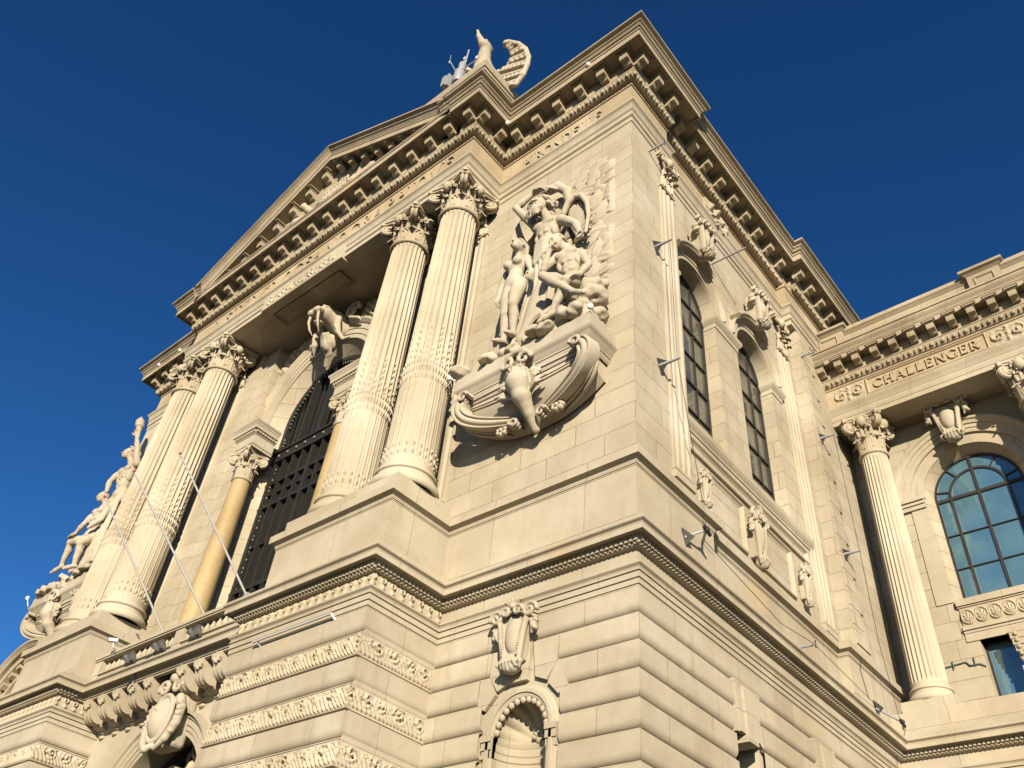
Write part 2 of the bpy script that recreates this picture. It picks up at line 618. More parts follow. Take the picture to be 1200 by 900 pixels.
# ------------------------------------------------------------------ signed-distance sculpting
class SDF:
    def __init__(self, lo, hi, res):
        self.lo = np.array(lo, float)
        self.res = res
        self.n = (np.ceil((np.array(hi) - self.lo) / res).astype(int) + 1)
        self.d = np.full(self.n, 1.0, np.float32)
        self.ax = [self.lo[i] + res * np.arange(self.n[i]) for i in range(3)]

    def block(self, mn, mx, pad):
        i0 = np.clip(np.floor((np.array(mn) - pad - self.lo) / self.res).astype(int), 0, self.n - 1)
        i1 = np.clip(np.ceil((np.array(mx) + pad - self.lo) / self.res).astype(int) + 1, 1, self.n)
        sl = tuple(slice(a, b) for a, b in zip(i0, i1))
        X, Y, Z = np.meshgrid(*[self.ax[k][sl[k]] for k in range(3)], indexing='ij')
        return sl, X.astype(np.float32), Y.astype(np.float32), Z.astype(np.float32)

    def merge(self, sl, d, k, sub=False):
        o = self.d[sl]
        if sub:
            d = -d
            if k <= 0:
                self.d[sl] = np.maximum(o, d)
            else:
                h = np.clip(0.5 - 0.5 * (o - d) / k, 0, 1)
                self.d[sl] = o + (d - o) * h + k * h * (1 - h)
            return
        if k <= 0:
            self.d[sl] = np.minimum(o, d)
        else:
            h = np.clip(0.5 + 0.5 * (o - d) / k, 0, 1)
            self.d[sl] = o + (d - o) * h - k * h * (1 - h)

    def cap(self, a, b, ra, rb=None, k=0.03, sub=False, sq=None):
        rb = ra if rb is None else rb
        a = np.array(a, float); b = np.array(b, float)
        R = max(ra, rb)
        sl, X, Y, Z = self.block(np.minimum(a, b) - R, np.maximum(a, b) + R, k + 2 * self.res)
        if X.size == 0:
            return self
        ba = b - a
        L = ba @ ba + 1e-12
        px, py, pz = X - a[0], Y - a[1], Z - a[2]
        t = np.clip((px * ba[0] + py * ba[1] + pz * ba[2]) / L, 0, 1)
        dx, dy, dz = px - t * ba[0], py - t * ba[1], pz - t * ba[2]
        if sq is not None:
            dy = dy / sq
        d = np.sqrt(dx * dx + dy * dy + dz * dz) - (ra + t * (rb - ra))
        self.merge(sl, d, k, sub)
        return self

    def box(self, c, h, rnd=0.02, k=0.02, rot=None, taper=0.0, sub=False):
        c = np.array(c, float); h = np.array(h, float)
        R = np.linalg.norm(h) + rnd
        sl, X, Y, Z = self.block(c - R, c + R, k + 2 * self.res)
        if X.size == 0:
            return self
        P = np.stack([X - c[0], Y - c[1], Z - c[2]], -1)
        if rot is not None:
            P = P @ np.asarray(rot, np.float32)
        hx = h[0] * (1 + taper * P[..., 2] / h[2])
        q = np.stack([np.abs(P[..., 0]) - hx, np.abs(P[..., 1]) - h[1], np.abs(P[..., 2]) - h[2]], -1) + rnd
        d = np.sqrt((np.maximum(q, 0) ** 2).sum(-1)) + np.minimum(q.max(-1), 0) - rnd
        self.merge(sl, d.astype(np.float32), k, sub)
        return self

    def chain(self, pts, rs, k=0.03, sub=False):
        for i in range(len(pts) - 1):
            self.cap(pts[i], pts[i + 1], rs[i], rs[i + 1], k, sub)
        return self

    def ell(self, c, r, k=0.03, rot=None, sub=False):
        c = np.array(c, float); r = np.array(r, float)
        R = r.max()
        sl, X, Y, Z = self.block(c - R, c + R, k + 2 * self.res)
        if X.size == 0:
            return self
        P = np.stack([X - c[0], Y - c[1], Z - c[2]], -1)
        if rot is not None:
            P = P @ np.asarray(rot, np.float32)
        k0 = np.sqrt(((P / r) ** 2).sum(-1))
        k1 = np.sqrt(((P / (r * r)) ** 2).sum(-1)) + 1e-6
        d = k0 * (k0 - 1) / k1
        self.merge(sl, d.astype(np.float32), k, sub)
        return self

    def bump(self, amp, scale, seed=0):
        """rough, rock-like surface"""
        rs = np.random.default_rng(seed)
        X, Y, Z = np.meshgrid(*self.ax, indexing='ij')
        s = np.zeros_like(self.d)
        for o in range(4):
            f = scale * 1.9 ** o
            A = rs.normal(size=(3, 3)); ph = rs.uniform(0, 6.28, 3)
            s += (np.sin(f * (A[0, 0] * X + A[0, 1] * Y + A[0, 2] * Z) + ph[0]) * np.sin(f * (A[1, 0] * X + A[1, 1] * Y + A[1, 2] * Z) + ph[1])) / 1.6 ** o
        self.d += (amp * s).astype(np.float32)
        return self

    def clip_y(self, ymax):
        """cut away everything behind the wall face"""
        Y = self.ax[1][None, :, None]
        self.d = np.maximum(self.d, np.broadcast_to((Y - ymax).astype(np.float32), self.d.shape))
        return self

    def mesh(self):
        d = self.d.copy()
        d[0], d[-1], d[:, 0], d[:, -1], d[:, :, 0], d[:, :, -1] = 1, 1, 1, 1, 1, 1
        ins = d < 0
        nx, ny, nz = d.shape
        cnt = np.zeros((nx - 1, ny - 1, nz - 1), np.int16)
        acc = np.zeros((nx - 1, ny - 1, nz - 1, 3), np.float32)
        cor = [(i, j, k) for i in (0, 1) for j in (0, 1) for k in (0, 1)]
        def S(a, o):
            return a[o[0]:nx - 1 + o[0], o[1]:ny - 1 + o[1], o[2]:nz - 1 + o[2]]
        for a in cor:
            for ax in range(3):
                if a[ax]:
                    continue
                b = list(a); b[ax] = 1
                da, db = S(d, a), S(d, b)
                cr = S(ins, a) != S(ins, b)
                t = np.where(cr, da / np.where(cr, da - db, 1), 0)
                cnt += cr
                for q in range(3):
                    val = (t if q == ax else a[q])
                    acc[..., q] += np.where(cr, val, 0)
        act = cnt > 0
        vid = np.full(act.shape, -1, np.int64)
        I = np.argwhere(act)
        vid[act] = np.arange(len(I))
        V = self.lo + self.res * (I + acc[act] / cnt[act][:, None])
        F = []
        for ax in range(3):
            sl0 = [slice(1, -1)] * 3; sl0[ax] = slice(0, -1)
            sl1 = [slice(1, -1)] * 3; sl1[ax] = slice(1, None)
            A, B = ins[tuple(sl0)], ins[tuple(sl1)]
            e = np.argwhere(A != B)
            if len(e) == 0:
                continue
            sg = A[tuple(e.T)]
            o = np.ones(3, int); o[ax] = 0
            c = e + o
            b1, b2 = [(1, 2), (2, 0), (0, 1)][ax]
            u1 = np.zeros(3, int); u1[b1] = 1
            u2 = np.zeros(3, int); u2[b2] = 1
            q = np.stack([vid[tuple((c - u1 - u2).T)], vid[tuple((c - u2).T)], vid[tuple(c.T)], vid[tuple((c - u1).T)]], -1)
            q[~sg] = q[~sg][:, ::-1]
            F.append(q)
        F = np.concatenate(F)
        # light smoothing
        for it in range(1):
            s = np.zeros_like(V); w = np.zeros(len(V))
            for i in range(4):
                a, b = F[:, i], F[:, (i + 1) % 4]
                np.add.at(s, a, V[b]); np.add.at(w, a, 1)
                np.add.at(s, b, V[a]); np.add.at(w, b, 1)
            V = 0.72 * V + 0.28 * s / np.maximum(w, 1)[:, None]
        return V, F

    def obj(self, name, mat, parent=None, label=None, loc=None):
        V, F = self.mesh()
        mb = MB()
        mb.v = [V]; mb.f = [tuple(q) for q in F.tolist()]; mb.n = len(V)
        return mb.obj(name, mat, parent, smooth=180, label=label, loc=loc)


def rotm(ax, ang):
    return np.array(Matrix.Rotation(ang, 3, ax))


# ------------------------------------------------------------------ lettering: Roman capitals built from strokes
def letter(ch):
    TK, TN, SR = 0.15, 0.075, 0.05
    polys = []
    def seg(x0, y0, x1, y1, t):
        d = np.array([x1 - x0, y1 - y0], float); L = np.linalg.norm(d); d /= L
        n = np.array([-d[1], d[0]]) * t / 2
        a, b = np.array([x0, y0]), np.array([x1, y1])
        polys.append([tuple(a - n), tuple(b - n), tuple(b + n), tuple(a + n)])
    def stem(x, t=TK, y0=0, y1=1):
        seg(x, y0, x, y1, t)
        if y0 == 0: seg(x - t * 0.95, SR / 2, x + t * 0.95, SR / 2, SR)
        if y1 == 1: seg(x - t * 0.95, 1 - SR / 2, x + t * 0.95, 1 - SR / 2, SR)
    def arc(cx, cy, rx, ry, a0, a1, t0=TN, t1=TK, n=9):
        A = np.radians(np.linspace(a0, a1, n))
        for p, q in zip(A[:-1], A[1:]):
            m = (p + q) / 2
            t = t0 + (t1 - t0) * abs(math.cos(m))
            o = [(cx + rx * math.cos(p), cy + ry * math.sin(p)), (cx + rx * math.cos(q), cy + ry * math.sin(q))]
            i = [(cx + (rx - t) * math.cos(q), cy + (ry - t) * math.sin(q)), (cx + (rx - t) * math.cos(p), cy + (ry - t) * math.sin(p))]
            polys.append(o + i)
    if ch == 'I': stem(.12); w = .24
    elif ch == 'H': stem(.12); stem(.68); seg(.12, .52, .68, .52, TN); w = .8
    elif ch == 'N': stem(.10, TN); stem(.72, TN); seg(.10, .95, .72, .05, TK); w = .82
    elif ch == 'M': stem(.08, TN); stem(.84, TK); seg(.08, .95, .46, .1, TK); seg(.46, .1, .84, .95, TN); w = .95
    elif ch == 'L': stem(.12); seg(.12, TN / 2, .58, TN / 2, TN); seg(.56, 0, .56, .2, SR); w = .6
    elif ch == 'E':
        stem(.12); seg(.12, TN / 2, .58, TN / 2, TN); seg(.12, 1 - TN / 2, .55, 1 - TN / 2, TN); seg(.12, .52, .46, .52, TN)
        seg(.56, 0, .56, .2, SR); seg(.53, .8, .53, 1, SR); w = .62
    elif ch == 'T': stem(.36); seg(.02, 1 - TN / 2, .70, 1 - TN / 2, TN); seg(.04, .82, .04, 1, SR); seg(.68, .82, .68, 1, SR); w = .72
    elif ch == 'A': seg(.06, 0, .40, 1, TN); seg(.40, 1, .76, 0, TK); seg(.2, .33, .62, .33, TN); seg(-.02, SR / 2, .16, SR / 2, SR); seg(.64, SR / 2, .88, SR / 2, SR); w = .84
    elif ch == 'V': seg(.06, 1, .40, 0, TK); seg(.40, 0, .76, 1, TN); seg(-.04, 1 - SR / 2, .18, 1 - SR / 2, SR); seg(.64, 1 - SR / 2, .86, 1 - SR / 2, SR); w = .82
    elif ch == 'O': arc(.42, .5, .42, .5, 0, 360, n=25); w = .84
    elif ch == 'Q': arc(.42, .5, .42, .5, 0, 360, n=25); seg(.45, .14, .86, -.16, TK * .8); w = .86
    elif ch == 'C': arc(.44, .5, .44, .5, 48, 312, n=19); seg(.73, .72, .73, .93, SR); seg(.73, .07, .73, .28, SR); w = .78
    elif ch == 'G': arc(.44, .5, .44, .5, 48, 318, n=19); seg(.73, .72, .73, .93, SR); seg(.72, .08, .72, .44, TK * .9); seg(.58, .44, .84, .44, SR); w = .84
    elif ch == 'S': arc(.27, .74, .26, .26, 30, 270, n=13); arc(.29, .27, .28, .27, 90, -150, n=13); w = .58
    elif ch == 'D': stem(.12); arc(.2, .5, .56, .5, -90, 90, n=13); seg(.12, TN / 2, .22, TN / 2, TN); seg(.12, 1 - TN / 2, .22, 1 - TN / 2, TN); w = .78
    elif ch in 'PR':
        stem(.12); arc(.3, .73, .3, .27, -90, 90, n=11); seg(.12, 1 - TN / 2, .3, 1 - TN / 2, TN); seg(.12, .46 + TN / 2, .3, .46 + TN / 2, TN); w = .62
        if ch == 'R': seg(.32, .48, .68, .02, TK * .9); w = .7
    elif ch == 'B': stem(.12); arc(.3, .75, .26, .25, -90, 90, n=11); arc(.3, .26, .3, .26, -90, 90, n=11); w = .64
    else: w = .45
    return polys, w


def lettering(mb, T, text, u0, u1, v, h, w0, w1):
    items = [letter(c) for c in text]
    tot = sum(w for _, w in items)
    gap = ((u1 - u0) / h - tot) / max(1, len(text) - 1)
    x = 0
    for polys, w in items:
        for j, p in enumerate(polys):
            mb.prism([(u0 + (x + a) * h, v + b * h) for a, b in p], w0, w1 - 0.0007 * (j % 5), T)
        x += w + gap

# =================================================================== SETTING
g = MB()
g.add([(-400, -400, 0), (400, -400, 0), (400, 400, 0), (-400, 400, 0)], [(0, 1, 2, 3)])
ground = g.obj("ground", stone("paving_stone", base=(0.055, 0.050, 0.043), stain=0.8, ochre=0.2), smooth=0)
tag(ground, kind='structure')

# =================================================================== THE MUSEUM
XC = -11.75
def mx(x): return 2 * XC - x
XR, PU, XL, XE = -4.54, 1.34, -18.30, -22.80
XU = (XR + XL) / 2
def mu(x): return 2 * XU - x
def mpath(path): return [(mx(x), y) for x, y in path][::-1]

MUS = thing("museum_building", "cream limestone museum palace with fluted columns, carved pediment, arched windows and rusticated base", "building", (XC, 0, 0))
def part(name, mb, mat, parent=None, smooth=38, label=None):
    mat = M[mat] if isinstance(mat, str) else mat
    return split_obj(mb, name, mat, parent or MUS, smooth, 0.06)
def split_obj(mb, name, mat, parent, smooth=38, gap=0.06):
    V = np.concatenate(mb.v)
    lab, c = clusters(V, mb.f, gap)
    if c == 1:
        return mb.obj(name, mat, parent, smooth)
    out = None
    fl = np.array([lab[q[0]] for q in mb.f])
    order = sorted(range(c), key=lambda k: -(fl == k).sum())
    for k in order:
        idx = np.where(lab == k)[0]
        mp = np.full(len(V), -1); mp[idx] = np.arange(len(idx))
        m2 = MB(); m2.v = [V[idx]]; m2.n = len(idx)
        m2.f = [tuple(int(mp[i]) for i in mb.f[j]) for j in np.where(fl == k)[0]]
        o = m2.obj(name, mat, parent, smooth)
        out = out or o
    return out

FR = Frame('F', 0.0)
SD = Frame('S', 0.0)
ZC = [8.375] + [7.895 - 0.4365 * k for k in range(0, 18)]      # course joints

def course_prof(zt, zb, e0=0.055):
    r = [(-0.03, zt - 0.001), (e0 - 0.010, zt - 0.001), (e0, zt - 0.012)]
    z1 = zb + 0.165
    for k in range(0, 9):
        a = k / 8 * PI / 2
        r.append((e0 - 0.105 * (1 - math.cos(a)), z1 - 0.125 * math.sin(a)))
    r += [(-0.050, zb + 0.036), (0.004, zb + 0.034), (0.004, zb + 0.016), (-0.06, zb + 0.014), (-0.06, zb)]
    return r

NX, NR, NZ = -2.17, 0.69, 6.50                # niche
A_path_full = [(9.5, 10.62), (0, 10.62), (0, 0), (-4.29, 0), (-4.29, -1.72), (-8.1, -1.72), (-8.1, -0.45)]
mb = MB()
for k in range(len(ZC) - 1):
    zt, zb = ZC[k], ZC[k + 1]
    carved = (k % 2 == 1)
    pr = course_prof(zt, zb)
    if k == 0:
        mb.sweep(A_path_full, pr)
        mb.sweep(mpath(A_path_full[2:]), pr)
        continue
    nx1 = {1: -1.48, 2: -1.27}.get(k, NX + NR + 0.10)
    if k == 1:
        mb.sweep([(9.5, 10.62), (0, 10.62), (0, 0), (nx1, 0)], pr)
    else:
        mb.sweep([(9.5, 10.62), (0, 10.62), (0, 6.66)], pr)
        mb.sweep([(0, 5.74), (0, 3.66)], pr)
        mb.sweep([(0, 2.74), (0, 0), (nx1, 0)], pr)
    nx2 = 2 * NX - nx1
    if carved:
        mb.sweep([(nx2, 0), (-4.29, 0)], pr)
    else:
        mb.sweep([(nx2, 0), (-4.29, 0), (-4.29, -1.72), (-8.1, -1.72), (-8.1, -0.45)], pr)
    mb.sweep(mpath([(0, 3), (0, 0), (-4.29, 0)] if carved else A_path_full[2:]), pr)
# voussoirs round the niche
for s in (1, -1):
    def X(p): return [(NX + s * (a - NX), b) for a, b in p][::s]
    mb.prism(X([(-1.48, 7.893), (-1.98, 7.893), (-1.90, 7.30), (-1.665, 7.20), (-1.48, 7.47)]), -0.02, 0.046, FR)
    mb.prism(X([(-1.27, 7.452), (-1.49, 7.452), (-1.64, 7.155), (-1.42, 6.93), (-1.27, 7.035)]), -0.02, 0.047, FR)
rust = part("rusticated_wall", mb, 'rust')
# wall core behind the courses
mb = MB()
niche = dict(uc=NX, hw=NR, v0=3.0, vs=NZ)
wall(mb, FR, -4.29, 0.0, 0.0, 8.4, [niche], w=-0.03)
w1 = dict(uc=3.2, hw=0.42, v0=4.2, vs=7.10, arch=False)
w2 = dict(uc=6.2, hw=0.42, v0=4.2, vs=7.10, arch=False)
wall(mb, SD, 0.0, 10.65, 0.0, 8.4, [w1, w2], w=-0.03)
for w_ in (w1, w2):
    reveal(mb, SD, w_, -0.03, -0.45)
mb.sweep([(-4.26, 0.0), (-4.26, -1.69), (-8.07, -1.69), (-8.07, -0.3)], [(0, 8.4), (0, 0)])
mb.sweep(mpath([(0, 9), (0, 0), (-4.26, 0.0), (-4.26, -1.69), (-8.07, -1.69), (-8.07, -0.3)]), [(-0.03, 8.4), (-0.03, 0)])
mb.sweep([(9.5, 10.65), (0, 10.65)], [(0, 8.4), (0, 0)])
part("wall_core", mb, 'rust')
# lower side windows: keystones and dark panes
for w_ in (w1, w2):
    mb = MB()
    c = w_['uc']
    mb.prism([(c - .33, 7.10), (c + .33, 7.10), (c + .45, 7.95), (c - .45, 7.95)], -0.4, 0.075, SD)
    mb.prism([(c - .16, 6.98), (c + .16, 6.98), (c + .22, 7.90), (c - .22, 7.90)], -0.4, 0.12, SD)
    for s in (-1, 1):
        q = [(c + s * .36, 7.10), (c + s * .47, 7.06), (c + s * .62, 7.44), (c + s * .40, 7.44)]
        mb.prism(q[::s], -0.4, 0.05, SD)
    k_ = part("window_keystone", mb, 'rust')
    mb = MB()
    mb.box((c - .42, 4.2, -.42), (c + .42, 7.1, -.40), SD)
    part("basement_window", mb, 'glass_dark', smooth=0)

# ---- carved foliage bands on the portico base
def foliage(U, V, v0, h, per=0.40, seed=0.0):
    v = (V - v0) / h
    jit = 0.06 * np.sin(U * 3.1 + seed) + 0.03 * np.sin(U * 7.7 + 2 * seed)
    x = (U + jit) / per
    i = np.floor(x)
    f = (x - i - 0.5)
    rad = np.hypot(f * per, (v - 0.66) * h) / h
    th = np.arctan2((v - 0.66) * h, f * per)
    curl = np.exp(-(rad / 0.30) ** 2) * (0.35 + 0.65 * np.cos(th * 1.0 + rad * 26 + i * 1.7))
    leaf = 0.5 + 0.5 * np.sin((U / per * 4.5 + v * 3.0 + .25 * np.sin(U * 5.3 + V * 9)) * 2 * PI)
    leaf2 = np.clip(leaf, 0.15, 1) * np.clip(1.15 - v, 0, 1) * np.clip(v * 6, 0, 1)
    small = 0.5 + 0.5 * np.sin(U * 47 + 3 * np.sin(V * 40)) * np.sin(V * 53 + 2 * np.sin(U * 31))
    hole = (np.exp(-(((f - 0.32) * per / 0.035) ** 2 + ((v - 0.82) * h / 0.04) ** 2)) + np.exp(-(((f + 0.18) * per / 0.03) ** 2 + ((v - 0.52) * h / 0.03) ** 2)))
    H = 0.030 + 0.055 * np.clip(curl, -0.25, 1) + 0.042 * leaf2 + 0.026 * small * np.clip(v * 2 - 0.5, 0, 1) - 0.07 * hole
    edge = np.clip(np.minimum(v, 1 - v) * 9, 0, 1)
    return np.clip(H, -0.02, 0.12) * (0.35 + 0.65 * edge)

for k in (1, 3, 5, 7, 9):
    zt, zb = ZC[k] - 0.012, ZC[k + 1] + 0.055
    mb = MB()
    for T, a, b in ((Frame('F', -1.72), -8.1, -4.25), (Frame('S', -4.29), -1.76, -0.002), (Frame('F', -1.72), -19.25, -15.4), (Frame('S', -15.4), -1.76, -0.45)):
        fn = lambda U, V, k=k, zb=zb, zt=zt: foliage(U, V, zb, zt - zb, 0.40, k * 1.3)
        L = b - a
        relief(mb, T, a, b, zb, zt, int(L / 0.013), 30, fn, 0.0, 0.06)
    for pth in ([(-4.29, 0), (-4.29, -1.72), (-8.1, -1.72), (-8.1, -.45)], mpath([(-4.29, 0), (-4.29, -1.72), (-8.1, -1.72), (-8.1, -.45)])):
        mb.sweep(pth, [(0.0, zb - 0.004), (0.04, zb - 0.006), (0.05, zb - 0.018), (0.02, zb - 0.032), (0.004, zb - 0.036), (0.004, zb - 0.052), (-0.03, zb - 0.053)])
        mb.sweep(pth, [(-0.03, zt + 0.012), (0.012, zt + 0.011), (0.012, zt + 0.001), (-0.03, zt)])
    part("carved_band", mb, 'carved', smooth=50)

# ---- lower entablature (string course)
P_arch = A_path_full
arch_prof = [(-0.03, 8.360), (0.030, 8.360), (0.075, 8.362), (0.075, 8.448), (0.040, 8.450), (0.040, 8.466), (0.088, 8.468), (0.088, 8.562), (0.050, 8.565), (0.050, 8.582), (0.100, 8.584), (0.104, 8.610), (0.085, 8.614), (0.088, 8.640), (0.105, 8.665), (0.135, 8.680), (0.140, 8.686), (0.140, 8.712), (0.06, 8.744), (0.06, 8.753), (0.0, 8.760)]
mb = MB()
mb.sweep(P_arch, arch_prof)
mb.sweep(mpath(P_arch[2:]), arch_prof)
part("lower_architrave", mb, 'mould')
mb = MB()
fr_prof = [(0, 8.757), (0, 9.03), (0.015, 9.032), (0.015, 9.045)]
mb.sweep(P_arch, fr_prof)
mb.sweep(mpath(P_arch[2:]), fr_prof)
part("lower_frieze", mb, 'panel')
# carved scroll frieze on the portico base
def scroll_frieze(U, V, v0=8.765, h=0.255):
    v = (V - v0) / h
    per = 0.235
    i = np.floor(U / per)
    f = U / per - i - 0.5
    rad = np.hypot(f * per, (v - 0.70) * h)
    th = np.arctan2((v - 0.70) * h, f * per)
    s = np.exp(-(rad / 0.085) ** 4) * (0.6 + 0.4 * np.cos(th - rad * 95))
    stem = np.exp(-((f - 0.25 * (0.7 - v)) * per / 0.045) ** 2) * np.clip(0.85 - v, 0, 1) * 1.1
    fl = 0.3 * (0.5 + 0.5 * np.sin((f * 5 + v * 1.5) * 2 * PI)) * np.clip(0.7 - v, 0, 1)
    return (0.012 + 0.055 * np.maximum(s, np.maximum(stem, fl))) * np.clip(np.minimum(v, 1 - v) * 10, 0.2, 1)
mb = MB()
for T, a, b in ((Frame('F', -1.72), -8.1, -4.26), (Frame('S', -4.29), -1.74, -0.002), (Frame('F', -1.72), -19.2, -15.4), (Frame('S', -15.4), -1.74, -0.46)):
    relief(mb, T, a, b, 8.765, 9.02, int((b - a) / 0.013), 22, scroll_frieze, 0.0, 0.02)
part("carved_frieze", mb, 'carved', smooth=50)

P_str = [(9.5, 10.62), (0, 10.62), (0, 0), (-4.29, 0), (-4.29, -1.72), (-8.1, -1.72), (-8.1, -1.05), (-15.4, -1.05), (-15.4, -1.72), (-19.21, -1.72), (-19.21, 0), (-23.5, 0), (-23.5, 10)]
str_prof = [(0.0, 9.025), (0.02, 9.028), (0.085, 9.034), (0.09, 9.045), (0.095, 9.070), (0.125, 9.073), (0.125, 9.145), (0.14, 9.148), (0.165, 9.165), (0.17, 9.178), (0.262, 9.182), (0.266, 9.163), (0.300, 9.162), (0.300, 9.262), (0.306, 9.265), (0.306, 9.280), (0.300, 9.283), (0.300, 9.292), (0.316, 9.296), (0.316, 9.304)]
for k in range(9):
    a = -PI / 2 + k / 8 * PI * 0.94
    str_prof.append((0.318 + 0.040 * math.cos(a), 9.346 + 0.040 * math.sin(a)))
str_prof += [(0.30, 9.392), (0.12, 9.575), (-0.02, 9.70), (-0.10, 9.705)]
mb = MB()
mb.sweep(P_str, str_prof)
# dentils, two rows
for (p, d, n_) in along(P_str, 0.122, 0.094):
    if -15.3 < p[0] < -8.2 and p[1] > -1.4:
        continue
    obox(mb, p, d, n_, 0.029, 0.046, 9.078, 9.142, back=0.02)
    obox(mb, p + d * 0.047, d, n_, 0.018, 0.006, 9.040, 9.066, back=0.04)
strc = part("string_course", mb, 'mould')

# ---- pedestal zone
ped_prof = [(-0.06, 9.69), (0.0, 9.69), (0.0, 10.690), (0.010, 10.692), (0.010, 10.712), (0.000, 10.714), (0.000, 10.722), (0.024, 10.725), (0.024, 10.748)]
for k in range(7):
    a = k / 6 * PI / 2
    ped_prof.append((0.03 + 0.088 * (1 - math.cos(a)), 10.752 + 0.092 * math.sin(a)))
ped_prof += [(0.118, 10.836), (0.140, 10.836), (0.140, 11.010), (0.09, 11.050), (-0.06, 11.085)]
P_ped = [(0, 11.6), (0, 8.55), (-0.25, 8.55), (-0.25, 2.60), (0, 2.60), (0, 0), (-4.43, 0), (-4.43, -1.58), (-7.95, -1.58), (-7.95, 0.5)]
mb = MB()
mb.sweep(P_ped, ped_prof)
mb.sweep(mpath(P_ped[5:] if False else [(0, 8), (0, 0), (-4.43, 0), (-4.43, -1.58), (-7.95, -1.58), (-7.95, 0.5)]), ped_prof)
part("pedestal_course", mb, 'panel')
mb = MB()
for m_ in (0, 1):
    a, b = (-4.47, -7.91) if not m_ else (mx(-7.91), mx(-4.47))
    lo, hi = min(a, b), max(a, b)
    mb.box((lo, -1.54, 11.06), (hi, 0.02, 11.40))
part("column_plinth", mb, 'panel', smooth=0)

# ---- upper walls
mb = MB()
wall(mb, FR, -4.6, 0.0, 11.05, 21.75, [])
wall(mb, SD, 0.0, 1.95, 11.05, 21.70, [])
mb.add([(0, 1.95, 11.05), (-0.4, 1.95, 11.05), (-0.4, 1.95, 21.7), (0, 1.95, 21.7)], [(0, 1, 2, 3)])
wall(mb, SD, 9.15, 11.9, 11.05, 21.70, [])
mb.add([(0, 9.15, 11.05), (-0.4, 9.15, 11.05), (-0.4, 9.15, 21.7), (0, 9.15, 21.7)], [(0, 1, 2, 3)])
wall(mb, FR, -22.8, mx(-4.6), 11.05, 21.75, [])
mb.sweep([(-22.8, 0), (-22.8, 8)], [(0, 21.7), (0, 9.5)])
part("ashlar_wall", mb, 'ashlar', smooth=0)

# side bay with two arched windows
XB = -0.30
SB = Frame('S', XB)
bw = [dict(uc=3.22, hw=0.95, v0=13.62, vs=18.20), dict(uc=6.27, hw=0.95, v0=13.62, vs=18.20)]
mb = MB()
wall(mb, SB, 1.6, 9.3, 11.05, 21.70, bw)
for o in bw:
    reveal(mb, SB, o, 0.0, -0.42)
part("bay_wall", mb, 'ashlar', smooth=30)
for o in bw:
    mb = MB()
    top = dict(o); top['v0'] = 18.2
    ring(mb, SB, top, [(0.02, 0.0), (0.02, 0.05), (0.13, 0.05), (0.135, 0.075), (0.25, 0.075), (0.26, 0.10), (0.30, 0.12), (0.34, 0.17), (0.36, 0.17), (0.36, 0.0)])
    # projecting hood over the crown
    hood = []
    for dr, w_ in [(0.30, 0.10), (0.31, 0.24), (0.35, 0.26), (0.38, 0.30), (0.42, 0.31), (0.46, 0.30), (0.48, 0.02)]:
        hood.append([(o['uc'] + (o['hw'] + dr) * math.cos(t), 18.2 + (o['hw'] + dr) * math.sin(t), w_) for t in np.linspace(PI * 0.80, PI * 0.32, 20)])
    P = np.array(hood)
    G = SB(P.reshape(-1, 3)).reshape(P.shape)
    mb.grid(G)
    for k in (0, -1):
        q = G[:, k]
        q2 = q.copy(); q2[:, 0] = XB + .02
        mb.grid(np.stack([q, q2]))
    part("archivolt", mb, 'mould')
    # glazing
    win = MB()
    c, hw = o['uc'], o['hw']
    outl = outline(o, 26)
    win.prism(outl, -0.40, -0.385, SB)
    wobj = part("bay_window", win, 'glass_dark', smooth=0)
    fr = MB()
    a1 = outline(o, 26, -0.002); a2 = outline(o, 26, -0.07)
    n = len(a1)
    fr.add(SB([(*p, -0.33) for p in a1] + [(*p, -0.33) for p in a2] + [(*p, -0.39) for p in a2]), [(i, i + 1, n + i + 1, n + i) for i in range(n - 1)] + [(n + i, n + i + 1, 2 * n + i + 1, 2 * n + i) for i in range(n - 1)])
    for u in (-0.40, 0.40):
        fr.box((c + u - .022, 13.62, -.39), (c + u + .022, 18.2 + math.sqrt(hw * hw - u * u) - .01, -.345), SB)
    for v, t in ((14.55, .016), (15.45, .032), (16.35, .016), (17.25, .032), (18.2, .024)):
        fr.box((c - hw, v - t, -.392), (c + hw, v + t, -.335), SB)
    fr.obj("window_frame", M['iron'], wobj, smooth=0)
# imposts
imp_prof = [(0.0, 17.78), (0.03, 17.80), (0.03, 17.93), (0.06, 17.96), (0.10, 18.03), (0.12, 18.06), (0.12, 18.16), (0.0, 18.19)]
mb = MB()
for a, b in ((1.75, 2.26), (4.18, 5.31), (7.23, 7.78)):
    mb.sweep([(XB - .3, b), (XB, b), (XB, a), (XB - .3, a)], imp_prof)
part("impost_block", mb, 'mould')
# sill cornice and panel
mb = MB()
mb.sweep([(XB - .2, 8.05), (XB, 8.05), (XB, 1.9)], [(0.0, 13.25), (0.03, 13.27), (0.03, 13.32), (0.10, 13.40), (0.11, 13.44), (0.11, 13.56), (0.0, 13.60), (-.42, 13.61)])
part("window_sill", mb, 'mould')
mb = MB()
def frame_rect(mb, T, u0, u1, v0, v1, t=0.09, w=0.04):
    for k, (dr, ww) in enumerate(((0, 0.0), (0, w), (0.035, w + .015), (0.06, w), (t, 0.005))):
        pass
    rows = []
    for dr, ww in ((-.01, 0.0), (0.0, w), (0.03, w + .012), (0.055, w * .6), (t, 0.0)):
        rows.append([(u0 + dr, v0 + dr, ww), (u1 - dr, v0 + dr, ww), (u1 - dr, v1 - dr, ww), (u0 + dr, v1 - dr, ww), (u0 + dr, v0 + dr, ww)])
    P = np.array(rows, float)
    mb.grid(T(P.reshape(-1, 3)).reshape(P.shape))
